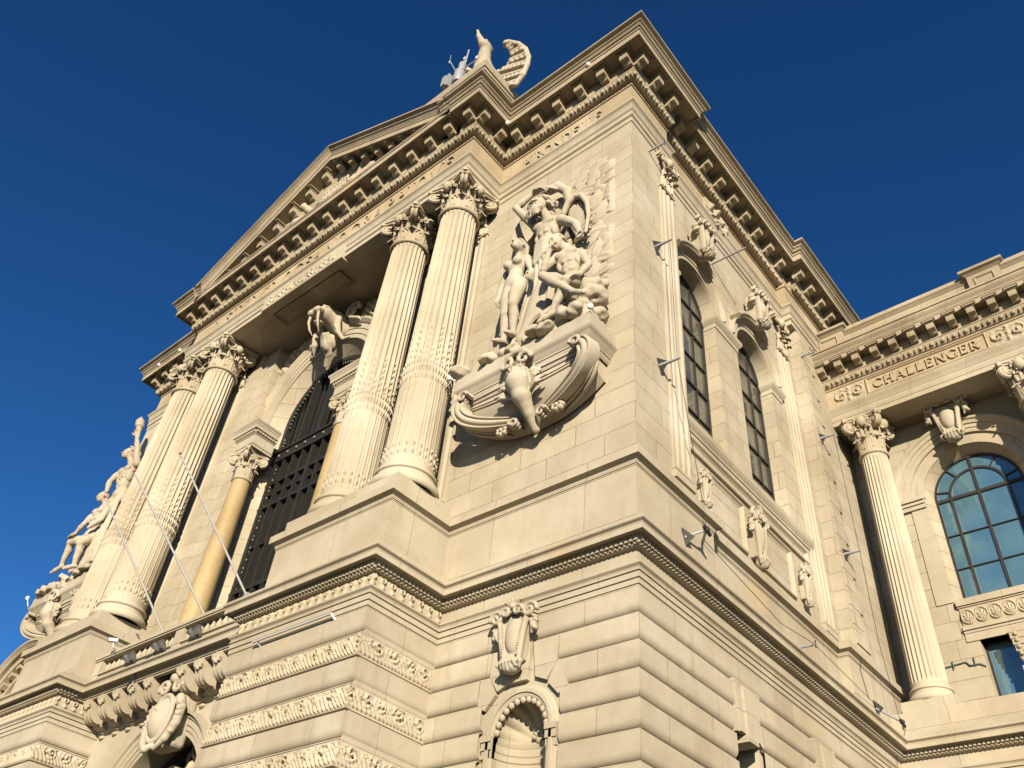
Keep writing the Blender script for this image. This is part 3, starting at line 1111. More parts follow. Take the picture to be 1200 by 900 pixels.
frame_rect(mb, SB, 2.35, 7.75, 12.72, 13.05, 0.10, 0.06)
frame_rect(mb, SB, 3.05, 4.55, 11.35, 12.55, 0.12, 0.06)
frame_rect(mb, SB, 5.15, 6.75, 11.35, 12.55, 0.12, 0.06)
part("wall_panel", mb, 'mould', smooth=0)

# pilasters: fluted strip, base and capital
def pilaster(T, c, hw, z0, z1, proj, cap_h=1.05, flutes=4):
    mb = MB()
    nu = flutes * 12 + 1
    us = np.linspace(-hw, hw, nu)
    x = (us / hw * 0.5 + 0.5) * flutes
    f = x - np.floor(x)
    ww = proj - 0.035 * np.clip(np.sin(f * PI) * 1.8 - 0.9, 0, 1)
    rows = []
    for z in (z0 + .28, z1 - cap_h):
        rows.append([(c - hw, z, -0.05)] + [(c + u, z, w_) for u, w_ in zip(us, ww)] + [(c + hw, z, -0.05)])
    P = np.array(rows)
    mb.grid(T(P.reshape(-1, 3)).reshape(P.shape))
    sh = part("pilaster", mb, 'column', smooth=25)
    bs = MB()
    bs.box((c - hw - .05, z0, -0.05), (c + hw + .05, z0 + .10, proj + .06), T)
    bs.box((c - hw - .035, z0 + .10, -0.05), (c + hw + .035, z0 + .17, proj + .05), T)
    bs.box((c - hw - .02, z0 + .17, -0.05), (c + hw + .02, z0 + .21, proj + .025), T)
    bs.box((c - hw - .03, z0 + .21, -0.05), (c + hw + .03, z0 + .275, proj + .035), T)
    bs.obj("pilaster_base", M['column'], sh, smooth=0)
    cp = MB()
    zc = z1 - cap_h
    cp.box((c - hw - .03, zc - .06, -.05), (c + hw + .03, zc, proj + .035), T)
    for row, (hh, n_) in enumerate(((0.42, 3), (0.72, 2))):
        for i in range(n_):
            uc = c + (i - (n_ - 1) / 2) * (2 * hw / n_) * 1.05
            wd = hw / n_ * 0.98
            s = np.linspace(0, 1, 9)
            t = np.linspace(-1, 1, 7)
            S_, T_ = np.meshgrid(s, t, indexing='ij')
            wdt = wd * (1 - 0.35 * S_) * (1 - 0.16 * np.abs(np.sin(S_ * PI * 3)))
            out = proj + 0.03 + 0.03 * row + 0.03 * S_ + 0.16 * np.clip(S_ - .65, 0, 1) / .35 - 0.05 * T_ ** 2 + 0.02 * np.cos(T_ * PI * 2.5)
            up = zc + hh * np.where(S_ < .8, S_ / .8, 1 - (S_ - .8) * .9)
            P = np.stack([uc + T_ * wdt, up, out], -1)
            cp.grid(T(P.reshape(-1, 3)).reshape(P.shape))
    for s in (-1, 1):
        th = np.linspace(0, 4.2 * PI, 40)
        rr = 0.15 * (1 - th / (4.6 * PI))
        pts = np.c_[c + s * (hw - 0.03 + rr * np.cos(th)), zc + cap_h - .30 + rr * np.sin(th), np.full(40, proj + .12)]
        cp.tube(T(pts), 0.035, 6)
        cp.tube(T([(c + s * .06, zc + .45, proj + .05), (c + s * hw * .6, zc + .68, proj + .09), (c + s * (hw + .05), zc + .80, proj + .12)]), 0.04, 6)
    cp.ell(T([(c, zc + cap_h - .22, proj + .10)])[0], (.13, .13, .17))
    cp.ell(T([(c, zc + .78, proj + .10)])[0], (.09, .09, .10))
    cp.box((c - hw - .10, zc + cap_h - .12, -.05), (c + hw + .10, zc + cap_h, proj + .12), T)
    cp.box((c - hw - .05, zc + cap_h - .18, -.05), (c + hw + .05, zc + cap_h - .12, proj + .08), T)
    cp.obj("pilaster_capital", M['carved'], sh, smooth=45)
    return sh
pilaster(SD, 1.52, 0.30, 11.14, 21.67, 0.05, 1.35, 3)
pilaster(SB, 8.40, 0.33, 11.14, 21.67, 0.06, 1.45, 3)
for c in (-5.22, -7.15):
    pilaster(FR, c, 0.50, 11.42, 21.67, 0.07, 1.1, 5)
    pilaster(FR, mx(c), 0.50, 11.42, 21.67, 0.07, 1.1, 5)

# quoined strip on the far pier of the side
mb = MB()
for i in range(21):
    z = 11.30 + 0.5 * i
    wd = 0.55 if i % 2 else 0.75
    mb.box((9.25, z + .010, -.03), (9.25 + wd, z + .49, .035), SD)
part("quoin_strip", mb, 'ashlar', smooth=0)

# ---- portico back wall with the great arch
YP = 0.45
FP = Frame('F', YP)
AZ, AR = 18.22, 2.33
arch = dict(uc=XC, hw=AR, v0=9.6, vs=AZ)
mb = MB()
wall(mb, FP, mx(-8.3), -8.3, 9.6, 21.75, [arch], n=40)
reveal(mb, FP, arch, 0.0, -0.36, dr1=-0.36, n=40)
for s in (0, 1):
    a, b = (-8.3, -4.6) if not s else (mx(-4.6), mx(-8.3))
    mb.add([(a, 0, 9.6), (b, 0, 9.6), (b, 0, 21.75), (a, 0, 21.75)], [(0, 1, 2, 3)])
    x = -8.3 if not s else mx(-8.3)
    mb.add([(x, 0, 9.6), (x, YP, 9.6), (x, YP, 21.75), (x, 0, 21.75)], [(0, 1, 2, 3)])
    # projecting pier beside the arch
    q = (-9.02, -8.2) if not s else (mx(-8.2), mx(-9.02))
    mb.box((q[0], 0.10, 9.6), (q[1], YP, 21.74))
part("portico_wall", mb, 'ashlar', smooth=30)
mb = MB()
top = dict(arch); top['v0'] = AZ
ring(mb, FP, top, [(0.0, 0.0), (0.005, 0.05), (0.16, 0.05), (0.165, 0.075), (0.34, 0.075), (0.345, 0.10), (0.52, 0.10), (0.54, 0.13), (0.60, 0.16), (0.66, 0.21), (0.70, 0.21), (0.70, 0.0)], n=48)
part("great_archivolt", mb, 'mould')
# carved keystone: a tusked sea beast looking out of the crown of the arch
S = SDF((XU - 1.3, -.95, 19.6), (XU + 1.3, .50, 21.75), 0.020)
kx = XU
S.chain([(kx + .08, .42, 20.95), (kx + .02, .05, 21.12), (kx, -.30, 21.12)], [.38, .35, .30], .06)
S.ell((kx, -.40, 21.10), (.30, .28, .25), .04)
S.ell((kx, -.66, 20.98), (.27, .17, .17), .03)
S.box((kx, -.52, 20.72), (.13, .12, .10), .05, .02, sub=True)
S.ell((kx, -.50, 20.62), (.15, .15, .07), .02)
for s in (-1, 1):
    S.ell((kx + s * .15, -.76, 20.93), (.14, .10, .12), .015)
    for k in range(5):
        S.ell((kx + s * (.06 + .05 * k), -.86 + .02 * k, 20.98 - .04 * (k % 2)), (.018, .018, .018), .004)
    S.ell((kx + s * .24, -.52, 21.16), (.05, .05, .045), .01, sub=True)
    S.cap((kx + s * .15, -.58, 21.26), (kx + s * .29, -.44, 21.24), .04, .035, .012)
    S.chain([(kx + s * .19, -.72, 20.86), (kx + s * .22, -.70, 20.58), (kx + s * .20, -.60, 20.32), (kx + s * .15, -.46, 20.14)], [.050, .046, .036, .014], .008)
    th = np.linspace(0, 3 * PI, 30); rr = .33 * (1 - th / (3.6 * PI))
    S.chain(np.c_[kx + s * (.66 + rr * np.cos(th)), np.full(30, .16), 21.36 + rr * np.sin(th)], np.linspace(.085, .04, 30), .015)
    S.chain([(kx + s * .36, -.05, 21.0), (kx + s * .50, -.14, 20.62), (kx + s * .56, -.06, 20.26), (kx + s * .72, .08, 19.98), (kx + s * .95, .16, 20.02)], [.10, .11, .09, .06, .03], .03)
    S.chain([(kx + s * .44, -.20, 20.75), (kx + s * .52, -.22, 20.45), (kx + s * .64, -.06, 20.12)], [.03, .035, .02], .006)
    for k in range(7):
        S.chain([(kx + s * (.60 + .07 * k), .26, 20.98 - .05 * k), (kx + s * (.66 + .08 * k), .14, 21.04 - .05 * k), (kx + s * (.76 + .08 * k), .20, 20.98 - .06 * k)], [.045, .055, .02], .008)
for k in range(9):
    S.chain([(kx - .18 + .045 * k, -.16 - .02 * (4 - abs(k - 4)), 20.36), (kx - .20 + .05 * k, .0 - .03 * (k % 2), 20.05), (kx - .12 + .03 * k, .22, 19.74)], [.035, .042, .015], .008)
S.ell((kx, .1, 20.2), (.22, .25, .36), .02)
S.obj("carved_keystone", M['statue'], MUS)
# spandrel carving
mb = MB()
for t0, t1 in ((.62, 1.30), (PI - 1.30, PI - .62)):
    nr, na = 60, 80
    R_, T_ = np.meshgrid(np.linspace(3.06, 4.05, nr), np.linspace(t0, t1, na), indexing='ij')
    U, V = XC + R_ * np.cos(T_), AZ + R_ * np.sin(T_)
    s_ = np.sin(U * 13 + 2.2 * np.sin(V * 6)) * np.sin(V * 12 + 2.5 * np.sin(U * 5))
    s2 = np.sin(U * 29 + 1.5 * np.sin(V * 17)) * np.sin(V * 31)
    m_ = np.clip((R_ - 3.06) * 12, 0, 1) * np.clip((4.05 - R_) * 3, 0, 1) * np.clip((T_ - t0) * 8, 0, 1) * np.clip((t1 - T_) * 8, 0, 1)
    H = m_ * (.05 + .14 * np.clip(s_, -.3, 1) + .04 * s2) - .01
    V = np.minimum(V, 21.72)
    P = np.stack([U, V, H], -1)
    mb.grid(FP(P.reshape(-1, 3)).reshape(P.shape))
part("spandrel_carving", mb, 'carved', smooth=60)

# door: bronze grille in the great arch
mb = MB()
op = dict(uc=XC, hw=AR - 0.36, v0=9.6, vs=AZ)
FD = Frame('F', YP + 0.36)
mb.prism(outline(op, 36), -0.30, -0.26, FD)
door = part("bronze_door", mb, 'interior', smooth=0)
mb = MB()
hw = AR - 0.36
a1 = outline(op, 36, 0.0); a2 = outline(op, 36, -0.16)
n = len(a1)
mb.add(FD([(*p, 0.0) for p in a1] + [(*p, 0.0) for p in a2] + [(*p, -.25) for p in a2]), [(i, i + 1, n + i + 1, n + i) for i in range(n - 1)] + [(n + i, n + i + 1, 2 * n + i + 1, 2 * n + i) for i in range(n - 1)])
mb.box((XC - hw, 16.85, -.2), (XC + hw, 17.15, .05), FD)
mb.box((XC - hw, 17.15, -.2), (XC + hw, 17.22, .10), FD)
mb.box((XC - hw, 16.78, -.2), (XC + hw, 16.85, .08), FD)
for i, v in enumerate((16.0, 15.15, 12.4, 10.6, 10.1)):
    mb.box((XC - hw, v - .05, -.17 + .0013 * i), (XC + hw, v + .05, .02 - .0011 * i), FD)
for v in (15.6, 13.8, 11.5):
    mb.box((XC - hw, v - .022, -.15), (XC + hw, v + .022, -.02), FD)
for i in range(9):
    u = XC - hw + .16 + (2 * hw - .32) * i / 8
    t = 0.07 if i in (0, 8, 4) else 0.035
    vt = 16.8 if i not in (2, 4, 6) else AZ + math.sqrt(max(0.05, hw * hw - (u - XC) ** 2)) - .1
    mb.box((u - t, 9.7, -.16 + .0017 * i), (u + t, vt, .045 - .0019 * i), FD)
for i in range(16):
    u = XC - hw + .3 + (2 * hw - .6) * i / 15
    mb.box((u - .014, 9.7, -.13), (u + .014, AZ + math.sqrt(max(0.02, hw * hw - (u - XC) ** 2)) - .1, -.10), FD)
gr = mb.obj("door_grille", M['bronze'], door, smooth=0)
mb = MB()
for i in range(40):
    t = PI * i / 39
    mb.ell(FD([(XC + (hw - .22) * math.cos(t), AZ + (hw - .22) * math.sin(t), -.03)])[0], (.05, .03, .035), 6, 4, rotm('Y', -t))
for s in (-1, 1):
    for i in range(62):
        mb.ell(FD([(XC + s * (hw - .21 + .03 * math.sin(i * 2.4)), 9.8 + i * 0.13, -.02)])[0], (.035, .025, .05), 6, 4)
for i in range(9):
    mb.ell(FD([(XC - hw + .3 + i * (2 * hw - .6) / 8, 17.0, .06)])[0], (.06, .05, .06), 8, 5)
mb.obj("grille_rosettes", M['bronze2'], door, smooth=60)

# small marble columns carrying the arch
def impost_entab(mb, x0, x1, y0, z0):
    mb.sweep([(x1, YP), (x1, y0), (x0, y0), (x0, YP)], [(0, z0), (0, z0 + .08), (.02, z0 + .082), (.03, z0 + .12), (.0, z0 + .125), (0, z0 + .42), (.03, z0 + .45), (.05, z0 + .47), (.05, z0 + .56), (.12, z0 + .58), (.13, z0 + .63), (.13, z0 + .70), (.15, z0 + .72), (.15, z0 + .76), (.19, z0 + .80), (.20, z0 + .85), (-.3, z0 + .86)])
    for (p, d, n_) in along([(x1, YP), (x1, y0), (x0, y0), (x0, YP)], 0.05, 0.10):
        obox(mb, p, d, n_, 0.03, 0.045, z0 + .49, z0 + .55, back=0.01)

def capital_mesh(rt, h, leaves=8, name="capital", mat='carved', face=True):
    """Corinthian capital, base at z=0, axis at the origin"""
    mb = MB()
    prof = [(rt * 1.06, -0.10 * h), (rt * 1.14, -0.085 * h), (rt * 1.17, -0.05 * h), (rt * 1.14, -0.015 * h), (rt * 1.02, 0.0), (rt * 0.97, 0.03 * h), (rt * 0.95, 0.35 * h), (rt * 1.02, 0.65 * h), (rt * 1.22, 0.86 * h), (rt * 1.25, 0.88 * h)]
    mb.lathe(prof, (0, 0), 32)
    def leaf(ang, z0, hh, wd, r0, out):
        s = np.linspace(0, 1, 13)
        t = np.linspace(-1, 1, 9)
        S_, T_ = np.meshgrid(s, t, indexing='ij')
        lob = 1 - 0.30 * np.abs(np.sin(S_ * PI * 3.5 + 0.4)) * np.abs(T_) 
        wdt = wd * np.where(S_ < .7, 0.80 + 0.25 * np.sin(S_ * PI / .7), 0.80 * np.sqrt(np.clip((1.02 - S_) / .32, 0, 1))) * lob
        bend = np.clip(S_ - .60, 0, 1) / .40
        rad = r0 + 0.02 * rt + 0.10 * rt * S_ + out * (bend ** 1.6) - 0.10 * rt * T_ ** 2 + 0.035 * rt * np.cos(T_ * PI * 3) * (1 - .5 * S_)
        z = z0 + hh * (np.where(S_ < .85, S_ / .85, 1 - (S_ - .85) * 1.6))
        x = rad; y = T_ * wdt
        ca, sa = math.cos(ang), math.sin(ang)
        P = np.stack([x * ca - y * sa, x * sa + y * ca, z], -1)
        mb.grid(P)
    for i in range(leaves):
        leaf(2 * PI * i / leaves, 0.0, 0.40 * h, 0.42 * rt, rt * 0.99, 0.40 * rt)
    for i in range(leaves):
        leaf(2 * PI * (i + .5) / leaves, 0.08 * h, 0.62 * h, 0.42 * rt, rt * 0.98, 0.52 * rt)
    for i in range(2 * leaves):
        leaf(2 * PI * (i + .25) / leaves / 1.0 * 0.5 * 2 if False else PI * (i + .5) / leaves, 0.36 * h, 0.36 * h, 0.20 * rt, rt * 1.10, 0.36 * rt)
    for i in range(4):
        a = PI / 4 + i * PI / 2
        ca, sa = math.cos(a), math.sin(a)
        for s in (-1, 1):
            th = np.linspace(-0.5, 3.6 * PI, 34)
            rr = 0.20 * h * (1 - th / (4.2 * PI))
            cx, cz = rt * 1.62, 0.74 * h
            px = cx + rr * np.cos(th + 1.2)
            pz = cz + rr * np.sin(th + 1.2)
            py = s * (0.05 * rt + 0.10 * rt * (1 - th / (3.6 * PI)))
            mb.tube(np.c_[px * ca - py * sa, px * sa + py * ca, pz], 0.045 * h, 6)
            q = np.array([(rt * 1.0, s * .35 * rt, .42 * h), (rt * 1.12, s * .30 * rt, .62 * h), (rt * 1.42, s * .15 * rt, .86 * h), (rt * 1.75, s * .08 * rt, .90 * h)])
            mb.tube(np.c_[q[:, 0] * ca - q[:, 1] * sa, q[:, 0] * sa + q[:, 1] * ca, q[:, 2]], 0.045 * h, 6)
        mb.ell((rt * 1.62 * ca, rt * 1.62 * sa, 0.74 * h), (0.10 * h, 0.10 * h, 0.12 * h), 8, 6)
        leaf(a, 0.34 * h, 0.30 * h, 0.28 * rt, rt * 1.12, 0.46 * rt)
    for i in range(4):
        a = i * PI / 2
        ca, sa = math.cos(a), math.sin(a)
        if face:
            def at(x, y, z): return (x * ca - y * sa, x * sa + y * ca, z)
            mb.ell(at(rt * 1.28, 0, .80 * h), (.13 * h, .13 * h, .16 * h), 10, 8)
            mb.ell(at(rt * 1.40, 0, .78 * h), (.04 * h, .04 * h, .06 * h), 6, 5)
            for k in range(7):
                b = PI * k / 6
                mb.ell(at(rt * 1.24, .16 * h * math.cos(b), .82 * h + .16 * h * math.sin(b)), (.055 * h,) * 3, 6, 5)
        for s in (-1, 1):
            th = np.linspace(0, 3 * PI, 22)
            rr = 0.095 * h * (1 - th / (3.6 * PI))
            px = np.full(22, rt * 1.17); py = s * (rt * .40 + rr * np.cos(th)); pz = .68 * h + rr * np.sin(th)
            mb.tube(np.c_[px * ca - py * sa, px * sa + py * ca, pz], 0.03 * h, 5)
    # concave abacus
    D = rt * 2.05
    for z0, z1, k in ((0.885, 0.935, 0.93), (0.935, 1.0, 1.0)):
        ring_ = []
        for i in range(4):
            a0 = PI / 4 + i * PI / 2
            p0 = np.array([math.cos(a0 - .07), math.sin(a0 - .07)]) * D * k
            p1 = np.array([math.cos(a0 + .07), math.sin(a0 + .07)]) * D * k
            p2 = np.array([math.cos(a0 + PI / 2 - .07), math.sin(a0 + PI / 2 - .07)]) * D * k
            ring_.append(p0)
            for s in np.linspace(0, 1, 7)[:-1]:
                m_ = p1 * (1 - s) + p2 * s
                ring_.append(m_ * (1 - 0.17 * math.sin(PI * s)))
        mb.prism(ring_, z0 * h, z1 * h, lambda v: np.asarray(v, float))
    return mb

def fluted_shaft(rb, rt, z0, z1, ornate=True, nf=24):
    na = nf * 8
    nz = 300 if ornate else 26
    zs = np.unique(np.r_[np.linspace(0, 1, nz), np.linspace(0.0, .03, 6), np.linspace(.96, 1, 8)])
    a = np.arange(na) * 2 * PI / na
    Zt, A = np.meshgrid(zs, a, indexing='ij')
    R = rb + (rt - rb) * np.clip(Zt, 0, 1) ** 1.35
    f = (A / (2 * PI) * nf) % 1.0
    prof = np.clip(np.sin(f * PI), 0, 1)
    fl = np.clip(prof * 1.5 - 0.42, 0, 1) ** 0.75
    endm = np.clip((Zt - 0.012) / .012, 0, 1) * np.clip((0.985 - Zt) / .010 - 0.6 * (1 - prof), 0, 1)
    depth = 0.052 * (rb / .57)
    if ornate:
        # lower third: reeds in the flutes, a collar of little arches and drops
        i = np.floor(A / (2 * PI) * nf)
        zm = (Zt * (z1 - z0))
        reed = np.clip((2.95 - zm) / .05, 0, 1)
        r = R - depth * fl * endm * (1 - 0.55 * reed)
        r += reed * 0.016 * np.exp(-((f - .5) / .13) ** 2) * endm
        top = 3.4 + 0.75 * (0.5 + 0.5 * np.cos(i * PI))
        drops = np.clip((top - zm) / .1, 0, 1) * np.clip((zm - 2.95) / .05, 0, 1)
        r += drops * 0.060 * np.exp(-((f - .5) / .20) ** 2) * (np.abs(np.sin(zm * 15 + i)) ** 1.5 * 1.2 - .2)
        col_ = np.clip((zm - 2.25) / .04, 0, 1) * np.clip((2.95 - zm) / .04, 0, 1)
        r += col_ * (0.055 * np.abs(np.sin(zm * 13.5 + PI * (i % 2))) * np.abs(np.sin(f * PI * 2 + zm * 4)) - 0.015)
        foot = np.clip((.55 - zm) / .03, 0, 1) * np.clip((zm - .12) / .03, 0, 1)
        r += foot * (0.040 * np.exp(-((f - .5) / .2) ** 2) * (1.3 * np.sin(zm * 15) ** 2 - .2))
    else:
        r = R - depth * fl * endm
    Zw = z0 + Zt * (z1 - z0)
    P = np.stack([r * np.cos(A), r * np.sin(A), Zw], -1)
    mb = MB()
    mb.grid(P, close_v=True)
    return mb

def base_mesh(rb, z0, z1):
    h = z1 - z0
    mb = MB()
    pr = [(rb * 1.26, 0)]
    for k in range(9):
        a = -PI / 2 + PI * k / 8
        pr.append((rb * 1.18 + rb * .11 * math.cos(a), h * .22 + h * .20 * math.sin(a)))
    pr += [(rb * 1.16, h * .44), (rb * 1.16, h * .48), (rb * 1.09, h * .56), (rb * 1.10, h * .66), (rb * 1.13, h * .68)]
    for k in range(7):
        a = -PI / 2 + PI * k / 6
        pr.append((rb * 1.10 + rb * .06 * math.cos(a), h * .78 + h * .09 * math.sin(a)))
    pr += [(rb * 1.06, h * .89), (rb * 1.06, h * .94), (rb * 1.0, h)]
    mb.lathe([(r, z0 + z) for r, z in pr], (0, 0), 48)
    return mb

# giant order of the portico
CX = [-5.10, -7.02, -16.12, -18.08]
CY = -0.82
first = None
for x in CX:
    if first is None:
        c = fluted_shaft(0.57, 0.49, 11.92, 20.60).obj("fluted_column", M['column'], MUS, 30)
        c.location = Vector((x, CY, 0)) - MUS.location
        b = base_mesh(0.575, 11.40, 11.93).obj("column_base", M['column'], c, 40, local=True)
        k = capital_mesh(0.49, 1.10).obj("column_capital", M['carved'], c, 50)
        k.location = (0, 0, 20.58)
        first = c
    else:
        dup(first, MUS, (x - CX[0], 0, 0))
# small marble columns
for s in (0, 1):
    x = -13.78 if not s else -9.25
    mb = MB()
    mb.lathe([(.31 - .045 * t ** 1.4, 11.0 + 4.75 * t) for t in np.linspace(0, 1, 12)], (0, 0), 28)
    c = mb.obj("marble_column", M['marble'], MUS, 40)
    c.location = Vector((x, 0.06, 0)) - MUS.location
    base_mesh(0.315, 10.62, 11.02).obj("column_base", M['column'], c, 40, local=True)
    bx = MB(); bx.box((-.42, -.38, 9.6), (.42, .38, 10.63)); bx.obj("column_pedestal", M['panel'], c, 0, local=True)
    k = capital_mesh(0.265, 0.92, 8, face=False).obj("column_capital", M['carved'], c, 50)
    k.location = (0, 0, 15.80)
    mb = MB()
    impost_entab(mb, x - .46, x + .46, -0.28, 16.72)
    mb.box((x - .44, -0.26, 16.73), (x + .44, YP, 17.55))
    part("impost_entablature", mb, 'mould')

# ---- main entablature
PE = [(0, 13.4), (0, 9.45), (-0.27, 9.45), (-0.27, 1.55), (0, 1.55), (0, 0), (XR, 0), (XR, -PU), (XL, -PU), (XL, 0), (XE, 0), (XE, 8)]
PE2 = [(0, 13.4), (0, 8.85), (-0.30, 8.85), (-0.30, 1.72)] + [(0, 1.72)] + PE[5:]
mb = MB()
mb.sweep(PE2, [(-.35, 21.722), (0.02, 21.72), (0.02, 21.900), (0.006, 21.903), (0.006, 21.912), (0.036, 21.916), (0.045, 21.93), (0.030, 21.945), (0.055, 21.95), (0.055, 22.135), (0.040, 22.138), (0.040, 22.15), (0.066, 22.155), (0.075, 22.185), (0.085, 22.19), (0.085, 22.235), (0.075, 22.24), (0.085, 22.29), (0.105, 22.36), (0.13, 22.41), (0.165, 22.435), (0.17, 22.44), (0.17, 22.51), (0.02, 22.54)])
part("architrave", mb, 'mould')
mb = MB()
mb.sweep(PE2, [(0.02, 22.52), (0.02, 23.452), (0.055, 23.456), (0.055, 23.562), (0.02, 23.564)])
frz = part("frieze", mb, 'frieze')
cor_prof = [(0.0, 23.565), (0.182, 23.572), (0.185, 23.590), (0.215, 23.62), (0.240, 23.67), (0.252, 23.72), (0.262, 23.73), (0.262, 23.775), (0.27, 23.78), (0.27, 24.250), (0.755, 24.262), (0.758, 24.195), (0.800, 24.192), (0.800, 24.415), (0.788, 24.418), (0.788, 24.436), (0.822, 24.44), (0.822, 24.485), (0.84, 24.505)]
cyma = [(0.855, 24.55), (0.885, 24.595), (0.900, 24.612), (0.895, 24.628), (0.935, 24.645), (0.947, 24.675), (0.935, 24.705), (0.915, 24.710), (0.918, 24.722), (0.96, 24.745), (1.005, 24.76), (1.018, 24.765), (1.018, 24.778), (1.04, 24.78), (1.04, 24.845), (0.6, 24.92), (-0.6, 24.94)]
mb = MB()
mb.sweep(PE, cor_prof)
mb.sweep(PE[:8] + [(XR - .75, -PU)], cyma)
mb.sweep([(XL + .75, -PU)] + PE[8:], cyma)
mb.sweep(PE[7:9], [(0.835, 24.505), (0.83, 24.52), (0.0, 24.60)])
def eggs(mb, path, e, z, sp=0.135):
    for j, (p, d, n_) in enumerate(along(path, e, sp)):
        q = p + n_ * 0.012
        a = math.atan2(d[1], d[0])
        R_ = rotm('Z', a)
        if j % 2 == 0:
            mb.ell((q[0], q[1], z), (0.062, 0.055, 0.078), 7, 5, R_)
        else:
            mb.ell((q[0], q[1], z), (0.022, 0.05, 0.085), 5, 4, R_)
eggs(mb, PE, 0.225, 23.655)
cornice = part("cornice", mb, 'corn')
# modillions (a part of the cornice each)
def modillion_mesh():
    mb = MB()
    pr = [(-0.01, -0.02), (-0.01, -0.36), (0.05, -0.40), (0.11, -0.385), (0.15, -0.33), (0.20, -0.30), (0.26, -0.31), (0.305, -0.30), (0.325, -0.26), (0.33, -0.09)]
    n = len(pr)
    v = [(-.125, -e, z) for e, z in pr] + [(.125, -e, z) for e, z in pr]
    f = [tuple(range(n)), tuple(range(2 * n - 1, n - 1, -1))] + [(i, n + i, n + (i + 1) % n, (i + 1) % n) for i in range(n)]
    mb.add(v, f)
    mb.box((-.15, -.355, -.09), (.15, .01, -.05))
    mb.box((-.175, -.38, -.05), (.175, .01, 0.0))
    for s in (-1, 1):
        mb.box((s * .21 - .02, -.46, -.03), (s * .21 + .02, .01, 0.004))
    mb.box((-.23, -.465, -.031), (.23, -.43, 0.003))
    return mb
mod0 = modillion_mesh()
mod_me = None
def modillion(x, y, ang, z=24.252, parent=None, dz=0.0):
    global mod_me
    if mod_me is None:
        o = mod0.obj("modillion", M['corn'], parent or cornice, 30)
        mod_me = o.data
    else:
        o = bpy.data.objects.new("modillion", mod_me)
        COL.objects.link(o)
        o.parent = parent or cornice
    o.location = Vector((x, y, z + dz)) - world_loc(o.parent)
    o.rotation_euler = (0, 0, ang)
    return o
for i in range(6):
    modillion(0.14 - 0.767 * i, -0.27, 0)
n_ = 19
for i in range(n_):
    modillion(XR + .14 + (XL - XR - .28) * i / (n_ - 1), -PU - 0.27, 0)
for i in range(6):
    modillion(XE - 0.14 + 0.767 * i, -0.27, 0)
for y in (-0.16, 0.61, 1.38):
    modillion(0.27, y, PI / 2)
for i in range(9):
    modillion(0.0, 2.16 + 0.775 * i, PI / 2)
for i in range(6):
    modillion(0.27, 9.15 + 0.775 * i, PI / 2)
for y in (-PU - .16, -PU + .60):
    modillion(XR + .27, y, PI / 2)

# soffit of the portico
mb = MB()
YS = -PU
mb.add([(XL, YS + .02, 21.735), (XR, YS + .02, 21.735), (XR, 0.5, 21.735), (XL, 0.5, 21.735)], [(0, 1, 2, 3)])
frame_rect(mb, lambda v: np.c_[v[:, 0], v[:, 1], 21.735 - v[:, 2]], -13.4, -10.1, -1.10, -0.45, 0.12, 0.09)
part("portico_soffit", mb, 'soffit', smooth=0)
# carved block on the architrave in mid-span
mb = MB()
FA = Frame('F', YS)
mb.box((-13.6, 21.64, -.2), (-9.6, 22.40, 0.105), FA)
part("architrave_block", mb, 'mould', smooth=0)
mb = MB()
def guil(U, V):
    v = (V - 21.66) / .46
    s = np.sin(U * 21 + 2.0 * np.sin(V * 11)) * np.sin(V * 19 + 1.6 * np.sin(U * 9))
    return 0.006 + 0.06 * np.clip(s, -0.4, 1) * np.clip(np.minimum(v, 1 - v) * 6, 0, 1)
relief(mb, FA, -13.3, -9.9, 21.70, 22.20, 210, 34, lambda U, V: guil(U, V - .06), 0.107, 0.02)
part("architrave_carving", mb, 'carved', smooth=60)

# lettering of the frieze
mb = MB()
lettering(mb, Frame('F', YS - 0.02), "INSTITVT OCEANOGRAPHIQVE", -17.1, -5.20, 22.66, 0.56, -0.02, 0.06)
split_obj(mb, "frieze_letter", M['frieze'], frz, 0, 0.01)
mb = MB()
mb.box((-4.05, 22.50, 0.0), (-0.45, 23.26, 0.045), FR)
tb = mb.obj("name_tablet", M['frieze'], frz, smooth=0)
mb = MB()
lettering(mb, FR, "HIRONDELLE", -3.66, -0.90, 22.66, 0.42, 0.03, 0.095)
split_obj(mb, "tablet_letter", M['mould'], frz, 0, 0.01)
# carved crest on the frieze of the side bay
mb = MB()
relief(mb, SB, 4.2, 5.6, 22.40, 23.36, 90, 60, lambda U, V: 0.03 + 0.16 * np.clip(np.sin(U * 9 + 2 * np.sin(V * 7)) * np.sin(V * 10 + 2 * np.sin(U * 6)), -.15, 1) * np.exp(-((U - 4.9) / .55) ** 4), 0.05, 0.05)
mb.obj("frieze_crest", M['carved'], frz, smooth=60)

